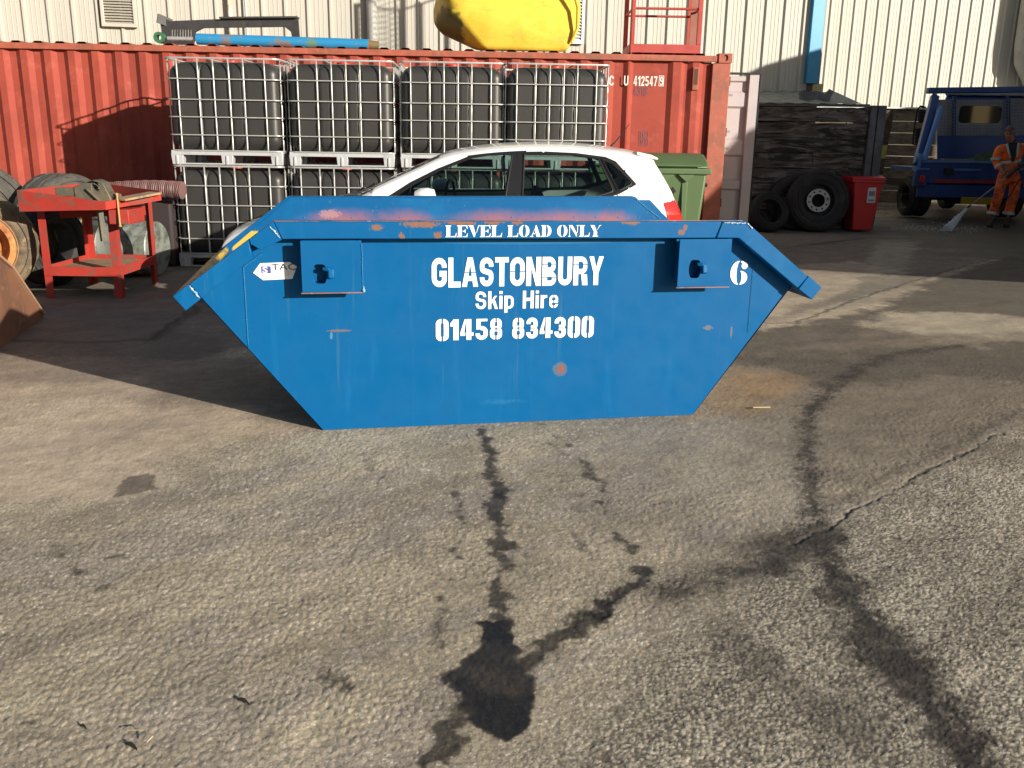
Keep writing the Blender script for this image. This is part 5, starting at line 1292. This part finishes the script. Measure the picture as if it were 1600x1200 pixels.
trs = skin('trousers', [([(J(1575,262),.165,.13),(J(1575,270),.160,.13),(J(1566,280),.105,.105),(J(1563,292,-.03),.098,.10),(J(1560,306,-.05),.092,.095),(J(1555,322,-.02),.088,.09),(J(1550,337,.0),.088,.092),
    (J(1587,280),.105,.105),(J(1586,292,-.03),.098,.10),(J(1584,306,-.05),.092,.095),(J(1579,322,-.03),.088,.09),(J(1575,337,-.02),.088,.092)],
    [(0,1),(1,2),(2,3),(3,4),(4,5),(5,6),(1,7),(7,8),(8,9),(9,10),(10,11)])], HT, man)
def band(a, b, r, wd, nm='reflective_band', mat=RF, par=man, ey=1.):
    a = Vector(a); b = Vector(b); d = (b-a).normalized(); s = MB(); s.tube([a-d*wd/2, a, a+d*wd/2], [r*.985, r*1.01, r*.985], 20, caps=False, flat=ey); return s.build(nm, mat, par, smooth=True)
band(J(1551.5,333,.0), J(1549,341), .107, .055); band(J(1576,333,-.02), J(1574,341,-.02), .107, .055)
band(J(1556,248,.0), J(1556,256,-.01), .088, .05); band(J(1560,260,-.06), J(1564,266,-.12), .073, .045)
band(J(1614,244,.0), J(1617,251,.0), .088, .05)
band(J(1577,252,-.01), J(1577,260,-.01), .205, .05, ey=.80)
# open front showing the dark jumper
def strip(ptsA, ptsB, nm, mat, t=.012):
    s = MB(); n = len(ptsA); v = [Vector(p) for p in ptsA]+[Vector(p) for p in ptsB]; v += [p+Vector((0,t,0)) for p in v]
    s.add(v, [(i, i+1, n+i+1, n+i) for i in range(n-1)]+[(2*n+n+i, 2*n+n+i+1, 2*n+i+1, 2*n+i) for i in range(n-1)]+[(i+1,i,2*n+i,2*n+i+1) for i in range(n-1)]+[(n+i,n+i+1,3*n+i+1,3*n+i) for i in range(n-1)]); return s.build(nm, mat, man, smooth=True)
ft = -.215
strip([J(1575,224,-.16), J(1577,233,ft), J(1580,243,ft), J(1581,253,-.19)], [J(1590,222,-.14), J(1588,233,ft), J(1587,243,ft), J(1584,253,-.19)], 'jumper', DK)
strip([J(1572,225,-.17), J(1574,235,ft-.008), J(1578,246,ft-.008)], [J(1575,224,-.18), J(1577,235,ft-.012), J(1580,246,ft-.01)], 'reflective_strip', RF)
strip([J(1590,223,-.17), J(1589,235,ft-.012), J(1588,246,ft-.01)], [J(1593,224,-.17), J(1592,235,ft-.008), J(1590,246,ft-.008)], 'reflective_strip', RF)
for an, sg in ((J(1548,343,.0),0),(J(1573,344,-.02),1)):
    gz0 = gz(0, YP)
    s = MB(); q = [(-.045,.11),(-.05,.0),(-.055,-.10),(-.045,-.17),(0,-.20),(.045,-.17),(.055,-.10),(.05,0),(.045,.11),(0,.13)]
    c_, s_ = math.cos(R_(25)), math.sin(R_(25))
    q = [(an.x+a*c_+b*s_, an.y-a*s_+b*c_) for a, b in q]
    s.prism(q, gz0, gz0+.03, ax='xy'); bo = s.build('boot_sole', DARK, man, bevel=.006)
    s = MB(); n = len(q); cen = Vector((an.x, an.y)); lay = []
    for z, k, sh in ((.03,.97,0),(.07,.93,.0),(.10,.72,.35),(.15,.62,.5)):
        for a, b in q:
            v = Vector((a, b)); v = cen+(v-cen)*k
            if sh: 
                d = (v-cen); along = d.dot(Vector((-s_, -c_))); v = v-Vector((-s_,-c_))*max(0, along)*sh
            lay.append((v.x, v.y, gz0+z))
    s.add(lay, [(i*n+k, i*n+(k+1)%n, (i+1)*n+(k+1)%n, (i+1)*n+k) for i in range(3) for k in range(n)]); s.build('boot', BT, man, smooth=True)
# lance, hose, jet
la, lb = J(1602,255,-.26), J(1512,324,-.62)
ln_ = wthing('pressure_washer_lance', 'thin pressure washer lance held by the man in orange', 'lance', tuple(lb))
s = MB(); s.tube([la, lb], .011, 8); s.build('tube', M('steel_lance', (.35,.35,.36), .35, .7).m, ln_)
s = MB(); s.tube([la+(la-lb).normalized()*.02, la.lerp(lb,.33)], .022, 10); s.build('grip', BLKP, ln_, smooth=True)
s = MB(); s.tube([lb.lerp(la,.04), lb+(lb-la).normalized()*.03], .018, 10); s.build('nozzle', BLKP, ln_, smooth=True)
hz_ = MB(); hz_.tube([la+(la-lb).normalized()*.02, J(1608,254,-.1), J(1602,264,.0)+Vector((0,-.16,0)), J(1592,282,-.20), J(1578,305,-.22), J(1562,330,-.2), J(1552,342,-.26), J(1548,347,-.35)], .011, 8)
tag(hz_.build('hose', BLKP, None, smooth=True), 'black hose running down across the orange trousers to the ground', 'hose')
we = G(1478,361); we.z += .0
wm = bpy.data.materials.new('water_spray'); wm.use_nodes = True; t = wm.node_tree; p = t.nodes['Principled BSDF']; p.inputs['Base Color'].default_value = (.8,.84,.88,1); p.inputs['Roughness'].default_value = .5
p.inputs['Alpha'].default_value = .42
wj = MB(); d = (we-lb); n = 7
wj.tube([lb+d*.0, lb+d*.12, lb+d*.4, lb+d*.7, lb+d*.97], [.010,.016,.040,.065,.085], 12, caps=False)
random.seed(11)
wt = MB()
for k in range(420):
    f = random.random()**.6; r = .02+.11*f; a = random.random()*6.28; c = lb+d*f+Vector((math.cos(a), .0, math.sin(a)))*r*random.random()
    if c.z < .01: c.z = .01+random.random()*.05
    q = random.uniform(.004,.010); wt.add([c+Vector((q,0,0)), c+Vector((-q,0,0)), c+Vector((0,q,0)), c+Vector((0,0,q*1.6)), c-Vector((0,0,q*1.6))], [(0,2,3),(2,1,3),(1,0,3),(0,4,2),(2,4,1),(1,4,0)])
for k in range(220):
    a = random.random()*6.28; r = random.random()**.8; c = we+Vector((math.cos(a)*r*.9-.1, math.sin(a)*r*.5, random.random()**2*.16*(1-r*.6)+.012))
    q = random.uniform(.003,.008); wt.add([c+Vector((q,0,0)), c+Vector((-q,0,0)), c+Vector((0,q,0)), c+Vector((0,0,q*1.6)), c-Vector((0,0,q*1.6))], [(0,2,3),(2,1,3),(1,0,3),(0,4,2),(2,4,1),(1,4,0)])
jo = wj.build('water_jet', wm, None, smooth=True); tag(jo, 'white water jet fanning from the lance onto the dark wet ground', 'water jet')
so3 = wt.build('spray_droplets', wm, None); tag(so3, 'fine water droplets splashing where the jet meets the ground', 'water spray', kind='stuff')
# duct at the far right and unseen walls added to cast shade
dx_ = AT(1588,60,25.0).x+.27
SLM = M('duct_grey', (.36,.36,.33), .6).wear((.25,.24,.2), 3, .45, .7, .6, v=None).m
s = MB(); s.tube([(dx_,25.0,9),(dx_,25.0,4.6),(dx_,25.0,4.0),(dx_+.05,25.0,3.6),(dx_+.3,25.0,3.2),(dx_+.8,25.0,2.95),(dx_+2.2,25.0,2.9)], .27, 20)
tag(s.build('duct', SLM, None, smooth=True), 'round grey duct with an elbow on the cream wall at the right edge', 'duct')
YBM = M('yard_render', (.30,.28,.25), .9).wear((.22,.2,.18), 3, .45, .7, .6).m
yb = wthing('yard_building', 'low rendered yard building with a sloping roof along the right side of the yard', 'building', (10.6,11,0))
MB().prism([(8.8,0),(6.24,1.69),(5.0,2.55),(5.0,2.72),(6.1,3.42),(6.86,4.1),(12.9,4.85),(13.95,4.80),(14.0,3.65),(16.9,3.42),(17.2,2.95),(18.3,2.92),(18.3,0)], 10.4, 10.75, ax='yz').build('wall', YBM, yb)  # outline follows the wanted shade projected back towards the sun
YB2 = MB(); YB2.prism([(16.0,0),(19.7,0),(19.7,4.4),(16.0,4.6)], 12.3, 12.6, ax='yz'); YB2.build('gable', YBM, yb)  # added out of view to shade the truck
MB().box(16.8,17.1,22.5,25.6,0,12).build('wing_wall', YBM, yb); MB().box(16.8,17.1,14,19.1,0,4.75).build('store_wall', YBM, yb)  # added out of view to shade the far wall and the sleepers
# ================================================================ WORKBENCH AND VICE
BR = M('bench_red', (.38,.040,.028), .5, spec=.3); BR.wear((.29,.032,.022), 4, .45, .7, .6).wear((.13,.085,.07), 6, .50, .66, .8, dist=1).wear((.10,.07,.055), 3, .55, .7, .7, v=BR.vec((1,1,.4))).wear((.45,.12,.10), 20, .66, .7, .5); BR = BR.m
WD = M('bench_wood', (.34,.23,.13), .8); WD.wear((.15,.10,.06), 5, .45, .65, .8, v=WD.vec((1,5,1))).bump(20, .3, .01); WD = WD.m
be = wthing('workbench', 'red steel workbench with a lower shelf on four angle iron legs', 'workbench', (-3.95,8.7,0))
Av, Nv, Rv, Kv = (-4.36,8.10), (-3.55,8.00), (-3.27,8.55), (-4.22,9.30)
def lip(a, b, za, zb, za0, zb0, nm='tray_lip'):
    s = MB(); d = Vector((b[0]-a[0], b[1]-a[1])).normalized(); n_ = Vector((-d.y, d.x))*.012
    v = [(a[0],a[1],za0),(b[0],b[1],zb0),(b[0],b[1],zb),(a[0],a[1],za)]; v += [(p[0]+n_.x,p[1]+n_.y,p[2]) for p in v]
    s.add(v, [(0,1,2,3),(7,6,5,4),(0,4,5,1),(1,5,6,2),(2,6,7,3),(3,7,4,0)]); return s.build(nm, BR, be)
lip(Av, Nv, .985, .905, .80, .835); lip(Nv, Rv, .905, .965, .835, .885); lip(Rv, Kv, .97, 1.0, .90, .86); lip(Kv, Av, 1.0, .985, .86, .80)
s = MB(); s.add([(*Av,.835),(*Nv,.865),(*Rv,.91),(*Kv,.87)], [(0,1,2,3)]); s.add([(*Av,.82),(*Nv,.85),(*Rv,.895),(*Kv,.855)], [(3,2,1,0)]); s.build('tray', BR, be)
s = MB(); s.beam((-3.48,8.12,.915),(-3.30,8.5,.955),.16,.02); s.build('tray_board', WD, be, bevel=.004)
def leg(x, y, zt, sx_, sy_):
    s = MB(); s.box(x, x+.068*sx_, y, y+.008*sy_, 0, zt); s.box(x, x+.008*sx_, y+.0085*sy_, y+.075*sy_, 0, zt); s.build('leg', BR, be)
leg(-4.31,8.30,.80,1,1); leg(-3.63,8.34,.84,-1,1); leg(-3.62,9.2,.88,-1,-1); leg(-4.30,9.2,.86,1,-1)
MB().box(-4.30,-3.64,8.32,9.19,.235,.25).build('shelf', WD, be)
for a, b in (((-4.305,8.292),(-3.60,8.292)),((-3.625,8.30),(-3.625,9.2)),((-3.63,9.205),(-4.29,9.205)),((-4.302,9.2),(-4.302,8.4))):
    s = MB(); s.beam((*a,.25),(*b,.25),.006,.085); s.build('shelf_rail', BR, be)
s = MB(); s.box(-3.58,-3.40,8.10,8.45,.70,.83); s.build('drawer', BR, be, bevel=.008)
s = MB(); s.beam((-4.2,8.5,.76),(-3.45,8.6,.79),.03,.09); s.build('apron', BR, be)
vi = wthing('bench_vice', 'grey cast iron bench vice bolted on the corner of the red workbench', 'vice', (-3.72,8.2,.88))
VG = M('cast_iron', (.085,.08,.06), .6); VG.wear((.16,.12,.07), 8, .45, .65, .7).wear((.2,.14,.08), 25, .6, .7, .5); VG = VG.m
s = MB(); s.prism([(-3.86,.90),(-3.60,.87),(-3.545,.86),(-3.545,.93),(-3.57,.99),(-3.60,1.06),(-3.66,1.085),(-3.74,1.07),(-3.80,1.045),(-3.86,1.02)], 8.10, 8.24, holes=[[(-3.70,1.0),(-3.655,.985),(-3.635,1.01),(-3.66,1.035),(-3.685,1.04),(-3.69,1.055),(-3.70,1.035)]]); s.build('body', VG, vi, bevel=.016, seg=3)
s = MB(); s.box(-4.03,-3.862,8.11,8.23,.935,1.01); s.build('slide', VG, vi, bevel=.008)
s = MB(); s.beam((-3.74,8.09,1.01),(-3.62,8.09,.89),.02,.04,(0,1,0)); s.build('jaw_rib', VG, vi, bevel=.006)
s = MB(); s.tube([(-3.55,8.15,.955),(-3.47,8.13,.945)], [.03,.022], 12); s.build('screw', VG, vi, smooth=True)
s = MB(); s.tube([(-3.485,8.10,.955),(-3.47,8.07,.70)], .009, 8); s.tube([(-3.487,8.10,.972),(-3.485,8.1,.955)], .014, 8); s.tube([(-3.47,8.07,.70),(-3.469,8.07,.685)], .014, 8); s.build('handle', M('brass_rod', (.50,.30,.12), .4, .4).m, vi, smooth=True)
s = MB(); s.tube([(-3.66,8.12,.86),(-3.655,8.13,.55)], .03, 4); s.build('clamp_leg', VG, vi)
s = MB(); s.box(-4.12,-4.02,8.95,9.05,.885,.99); tag(s.build('wood_block', M('block_tan', (.55,.38,.20), .8).m, None, bevel=.006), 'small tan wooden block at the back of the red workbench', 'block')
# ================================================================ SCRAP AT LEFT
lw = wthing('scrap_wheel', 'muddy wheel with rusty orange rim at the left edge behind the rusty bucket', 'wheel', (-4.93,8.45,.45))
MUD = M('muddy_rubber', (.17,.125,.075), .9); MUD.wear((.08,.065,.05), 4, .42, .6, .8).wear((.36,.26,.12), 8, .56, .7, .8).wear((.04,.035,.03), 16, .6, .68, .6).bump(20, .6, .02); MUD = MUD.m
ORG = M('rusty_orange', (.50,.20,.06), .8); ORG.wear((.22,.08,.04), 6, .45, .62, .9).wear((.6,.34,.10), 9, .55, .7, .7).bump(30, .4, .01); ORG = ORG.m
mt = tr(-4.93,8.45,.46)@rot('Z', R_(22))@Matrix.Scale(.82,4)@rot('X', R_(90))
tyre('tyre', .56, .30, .42, mt, lw, 22, MUD)
s = MB(); s.lathe([(.40,.215),(.345,.235),(.30,.225),(.285,.19),(.27,.10),(.255,.02)], 48, mt); s.build('rim', ORG, lw, smooth=True)
s = MB(); s.lathe([(.258,.02),(.20,.0),(.17,.06),(.15,.13),(.10,.16),(.0,.17)], 40, mt); s.build('hub', ORG, lw, smooth=True)
mt = tr(-4.78,9.75,.53)@rot('Z', R_(68))@rot('X', R_(90))
DT = M('dusty_rubber', (.075,.070,.060), .9); DT.wear((.035,.032,.03), 6, .45, .65, .8).wear((.17,.155,.125), 12, .55, .7, .7).bump(22, .8, .02); DT = DT.m
lt = thing('tyre', 'grey dusty treaded tyre standing behind the red workbench at left', 'tyre', (-4.78,9.75,.53)); tyre('tyre', .53, .28, .40, rot('Z', R_(68))@rot('X', R_(90)), lt, 22, DT)
lt = thing('tyre', 'lighter grey worn tyre at the very left edge above the muddy wheel', 'tyre', (-5.62,9.5,.60)); tyre('tyre', .58, .30, .36, rot('Z', R_(35))@rot('X', R_(78)), lt, 22, DT)
lt = thing('tyre', 'black tyre in deep shade under the red workbench top', 'tyre', (-4.62,9.05,.40)); tyre('tyre', .40, .22, .24, rot('Z', R_(70))@rot('X', R_(90)), lt, 22)
dr = wthing('metal_drum', 'battered grey metal drum lying behind the legs of the red workbench', 'drum', (-4.2,9.95,.3))
DG = M('drum_grey', (.26,.28,.25), .5, .3); DG.wear((.08,.09,.07), 5, .45, .62, .85).wear((.2,.15,.08), 14, .6, .7, .7).bump(9, .3, .02); DG = DG.m
mt = tr(-4.62,9.85,.29)@rot('Z', R_(-6))@rot('Y', R_(90))
s = MB(); s.lathe([(0,.01),(.26,.01),(.275,0),(.285,.02),(.285,.25),(.293,.26),(.285,.27),(.285,.52),(.293,.53),(.285,.54),(.285,.80),(.275,.81),(0,.80)], 40, mt); s.build('drum', DG, dr, smooth=True)
s = MB(); s.lathe([(.25,-.012),(.30,-.012),(.30,.03),(.286,.03)], 40, mt); s.build('drum_ring', M('drum_ring', (.30,.30,.13), .6).wear((.12,.1,.05), 9, .5, .65, .8).m, dr, smooth=True)
s = MB(); pts = []; rs = []; n = 150
for k in range(n):
    f = k/(n-1); pts.append((-4.75+1.05*f, 10.30+.05*math.sin(f*3), .83+.05*math.sin(f*2.2))); rs.append(.088+.010*math.sin(k*math.pi*.62))
s.tube(pts, rs, 20)
tag(s.build('corrugated_hose', M('ribbed_hose', (.17,.09,.085), .5).wear((.1,.06,.05), 8, .45, .7, .6).m, None, smooth=True, ang=80), 'thick ribbed brown hose running from the workbench to the tanks', 'hose')
hs = MB(); hs.box(-4.7,-3.9,10.45,11.2,.0,.74); hs.box(-4.55,-4.1,10.4,10.9,.74,.80)  # added dark block under the hose, standing for the deep shade
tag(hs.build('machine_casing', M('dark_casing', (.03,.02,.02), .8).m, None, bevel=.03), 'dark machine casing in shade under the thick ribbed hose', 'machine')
bk = wthing('loader_bucket', 'rusty brown steel digger bucket at the left edge with its corner on the ground', 'bucket', (-4.3,6.8,0))
RB = M('bucket_rust', (.21,.095,.05), .7); RB.wear((.12,.06,.04), 3, .42, .65, .8).wear((.32,.17,.09), 6, .55, .72, .7).wear((.5,.4,.3), 40, .7, .74, .5); RB.bump(14, .3, .01); RB = RB.m
def bkp(y, z, dx=0): return (-3.60-.235*(y-6.15)+dx, y, z)
side_ = [(6.1,.0),(7.40,.0),(7.40,.03),(6.72,.50),(6.10,.78),(5.4,.95),(5.0,.6),(5.2,.1)]
s = MB(); v = [bkp(y, z) for y, z in side_]+[bkp(y, z, -.03) for y, z in side_]; n = len(side_)
s.add(v, [tuple(range(n)), tuple(range(2*n-1,n-1,-1))]+[(i,(i+1)%n,n+(i+1)%n,n+i) for i in range(n)]); s.build('side_plate', RB, bk)
s = MB(); v = [bkp(y, z, -.031) for y, z in ((7.40,.0),(6.1,.0),(5.2,.1),(5.0,.6),(5.4,.95))]; v += [(x-1.9, y-.0, z) for x, y, z in v]
s.add(v, [(i,i+1,6+i,5+i) for i in range(4)]); s.build('shell', RB, bk)
s = MB(); s.beam(bkp(7.38,.03), bkp(6.72,.51), .045, .02); s.beam(bkp(6.72,.51), bkp(6.10,.79), .045, .02); s.build('edge_strip', paint('bucket_edge', (.42,.25,.16), .5), bk)
# blue machine part peeping in at left
s = MB(); s.box(-5.45,-5.13,8.9,9.2,1.16,1.23); tag(s.build('blue_bracket', TB, None, bevel=.01), 'small blue metal bracket at the left edge before the red container', 'bracket')
# ================================================================ THINGS ON THE CONTAINER ROOF
ZR = 2.594
fr = wthing('steel_frame', 'dark steel bumper frame with slots standing on the red container roof', 'steel frame', (-3.95,13.45,ZR))
def PQ(px_, py_, y): p = AT(px_, py_, y); return (p.x, p.z)
out = [PQ(250,27,13.4), PQ(268,33,13.4), PQ(345,30,13.4), PQ(466,29,13.4), PQ(469,68,13.4), PQ(459,68,13.4), PQ(455,50,13.4), PQ(445,42,13.4), PQ(318,44,13.4), PQ(306,50,13.4), PQ(303,70,13.4), PQ(256,70,13.4)]
slots = [[PQ(268+k*4.2,46,13.4), PQ(270.2+k*4.2,46,13.4), PQ(270.2+k*4.2,64,13.4), PQ(268+k*4.2,64,13.4)] for k in range(8)]
s = MB(); s.prism(out, 13.38, 13.42, holes=slots); s.build('plate', paint('dark_steel', (.035,.035,.038), .5), fr, bevel=.004)
s = MB(); s.beam((out[2][0],13.40,out[2][1]+.012),(out[3][0],13.40,out[3][1]+.012),.16,.022); s.build('flange', paint('dark_steel_b', (.05,.05,.05), .5), fr)
s = MB(); s.beam((PQ(250,27,13.4)[0],13.3,PQ(250,27,13.4)[1]-.02),(PQ(266,33,13.4)[0],13.45,PQ(266,33,13.4)[1]-.03),.02,.12,(0,0,1)); s.build('end_flange', paint('dark_steel_c', (.05,.05,.05), .5), fr)
ra = wthing('hydraulic_ram', 'long blue hydraulic cylinder with green eye end lying on the container roof', 'hydraulic ram', (-3.4,13.05,ZR))
def rp3(px_, py_): p = AT(px_, py_, 13.05); return p
RBL = M('ram_blue', (.02,.22,.45), .5); RBL.wear((.25,.13,.05), 5, .52, .62, .85, v=None).wear((.05,.25,.15), 2.5, .6, .7, .7); RBL = RBL.m
s = MB(); s.tube([rp3(308,61), rp3(576,70)], .072, 16); s.build('barrel', RBL, ra, smooth=True)
s = MB(); s.tube([rp3(262,60), rp3(308,61)], .026, 12); s.build('rod', GALV, ra, smooth=True)
c_ = rp3(250,59); s = MB(); s.lathe([(.035,-.05),(.072,-.05),(.072,.05),(.035,.05)], 20, tr(*c_)@rot('X', math.pi/2), closed=True); s.build('eye', paint('green_eye', (.03,.14,.07), .5), ra, smooth=True)
s = MB(); s.tube([rp3(576,70), rp3(592,71)], [.06,.05], 12); s.build('end_cap', paint('rusty_green', (.13,.16,.07), .6, rust=2), ra, smooth=True)
# yellow moulded scoop
yp = wthing('yellow_hopper', 'large scuffed yellow moulded plastic hopper lying on the container roof', 'hopper', (-.1,13.4,ZR))
YM = M('yellow_plastic', (.66,.49,.06), .55, spec=.2)
YM.wear((.55,.34,.015), 2.0, .45, .7, .6).wear((.30,.23,.05), 2.2, .54, .72, .5, v=YM.vec((1,1,1.6)), dist=.6).wear((.46,.33,.03), 5, .5, .7, .4, v=YM.vec((.5,1,4)), dist=1)
YM.spot((-1.02+.1, -.2, .28), (.34,.6,.34), (.07,.06,.02), .85, .9, 7).bump(4, .15, .03)
import itertools
bm = bmesh.new()
W_ = lambda px_, py_, y: AT(px_, py_, y)
hp = [W_(757,79.5,12.95), W_(884,81,12.95), W_(903,52,13.05), W_(908,12,13.15), W_(888,-30,13.2), W_(706,-30,13.1), W_(700,6,12.95), W_(722,30,12.95),
      W_(677,48,13.75), W_(676,12,13.75), W_(692,-34,13.75), W_(744,79,13.75), W_(881,81,14.3), W_(906,40,14.3), W_(904,-20,14.3), W_(700,-30,14.3)]
base = Vector(WORLD[yp.name])
for p in hp: bm.verts.new(p-base)
bmesh.ops.convex_hull(bm, input=bm.verts); bm.normal_update()
me = bpy.data.meshes.new('shell'); bm.to_mesh(me); bm.free(); me.materials.append(YM.m)
o = bpy.data.objects.new('shell', me); C.objects.link(o); o.parent = yp
md = o.modifiers.new('b', 'BEVEL'); md.width = .07; md.segments = 5; md.limit_method = 'ANGLE'; md.angle_limit = R_(8)
me.polygons.foreach_set('use_smooth', [True]*len(me.polygons))
s = MB(); s.tube([W_(889,-30,12.98), W_(898,-6,12.99), W_(903,12,13.0), W_(902,45,12.98), W_(893,66,12.96)], .022, 8); s.build('edge_bead', YM.m, yp, smooth=True)
# red access cage
rc_ = wthing('access_cage', 'red steel access cage with rails standing on the container roof', 'cage', (1.95,13.3,ZR))
RG = M('cage_red', (.40,.06,.05), .5); RG.wear((.28,.03,.02), 4, .45, .7, .6).wear((.25,.12,.07), 12, .62, .7, .7); RG = RG.m
x0, x1, y0, y1 = 1.50, 2.45, 12.9, 13.75; ZT = 5.1
MB().box(x0,x1,y0,y0+.04,ZR+.02,ZR+.13).build('base_rail', RG, rc_, bevel=.004); MB().box(x0,x1,y1-.04,y1,ZR+.02,ZR+.13).build('base_rail', RG, rc_, bevel=.004)
for x in (x0,x1-.04): MB().box(x,x+.04,y0+.041,y1-.041,ZR+.02,ZR+.13).build('base_rail', RG, rc_, bevel=.004)
MB().box(x0+.04,x1-.04,y0+.04,y1-.04,ZR+.02,ZR+.035).build('floor', RG, rc_)
for x, y in ((x0,y0),(x1-.06,y0),(x0,y1-.06),(x1-.06,y1-.06)): MB().box(x,x+.06,y,y+.06,ZR+.131,ZT).build('post', RG, rc_, bevel=.004)
for z in (3.17, ZT-.03):
    for y in (y0+.03,y1-.03): MB().tube([(x0+.06,y,z),(x1-.06,y,z)], .016, 8).build('rail', RG, rc_)
    for x in (x0+.03,x1-.03): MB().tube([(x,y0+.06,z),(x,y1-.06,z)], .016, 8).build('rail', RG, rc_)
s = MB(); s.beam((x1-.03,y0+.35,ZR+.14),(x1-.03,y0+.35,ZT),.14,.02,(0,1,0)); s.build('side_sheet', paint('rusty_sheet', (.30,.12,.08), .7), rc_)
MB().tube([(x0+.02,y0-.02,ZR),(x0+.02,y0-.02,ZT)], .008, 6).build('tie_rod', RG, rc_)
s = MB()
for k in range(13): z = 3.95+k*.09; s.tube([(x0+.05,y0+.03,z),(x1-.05,y0+.03,z)], .005, 4, caps=False); s.tube([(x0+.03,y0+.05,z),(x0+.03,y1-.05,z)], .005, 4, caps=False)
for k in range(11): x = x0+.05+k*.085; s.tube([(x,y0+.03,3.95),(x,y0+.03,ZT)], .005, 4, caps=False)
for k in range(9): y = y0+.05+k*.09; s.tube([(x0+.03,y,3.95),(x0+.03,y,ZT)], .005, 4, caps=False)
s.build('mesh', RG, rc_)
# ================================================================ LITTER
LF = M('dead_leaf', (.035,.028,.02), .8).m; TWG = M('straw', (.45,.38,.22), .8).m
random.seed(21)
for i, (px_, py_, lab, sz) in enumerate([(380,1098,'dark curled leaf lying on the tarmac at lower left centre',.020),(205,1168,'dark curled leaf beside a straw near the bottom left corner',.02),(130,1138,'tiny dark leaf scrap near the bottom left corner',.012)]):
    g0 = G(px_, py_); s = MB(); n = 6; vs = []
    for a in range(n):
        u = a/(n-1); wd = math.sin(math.pi*u)*.42+.06
        for b in (-1, 0, 1): vs.append((g0.x+sz*(u-.5)*2, g0.y-sz*(u-.5)*1.2+b*wd*sz*.8, -.001+.006*math.sin(u*3)+abs(b)*.006))
    s.add(vs, [(a*3+b, (a+1)*3+b, (a+1)*3+b+1, a*3+b+1) for a in range(n-1) for b in range(2)])
    o = s.build('leaf', LF, None, smooth=True); tag(o, lab, 'leaf')
g0 = G(225,1155); s = MB(); s.tube([(g0.x-.05,g0.y+.02,.012),(g0.x,g0.y+.01,.02),(g0.x+.03,g0.y-.015,.02),(g0.x+.02,g0.y-.03,.014)], .0015, 5); tag(s.build('straw', TWG, None), 'pale bent straw on the tarmac near the bottom left corner', 'straw')
g0 = G(1190,640); s = MB(); s.tube([(g0.x-.05,g0.y,.012),(g0.x+.05,g0.y+.004,.014)], .004, 5); tag(s.build('twig', TWG, None), 'pale twig on the rusty patch right of the skip', 'twig')
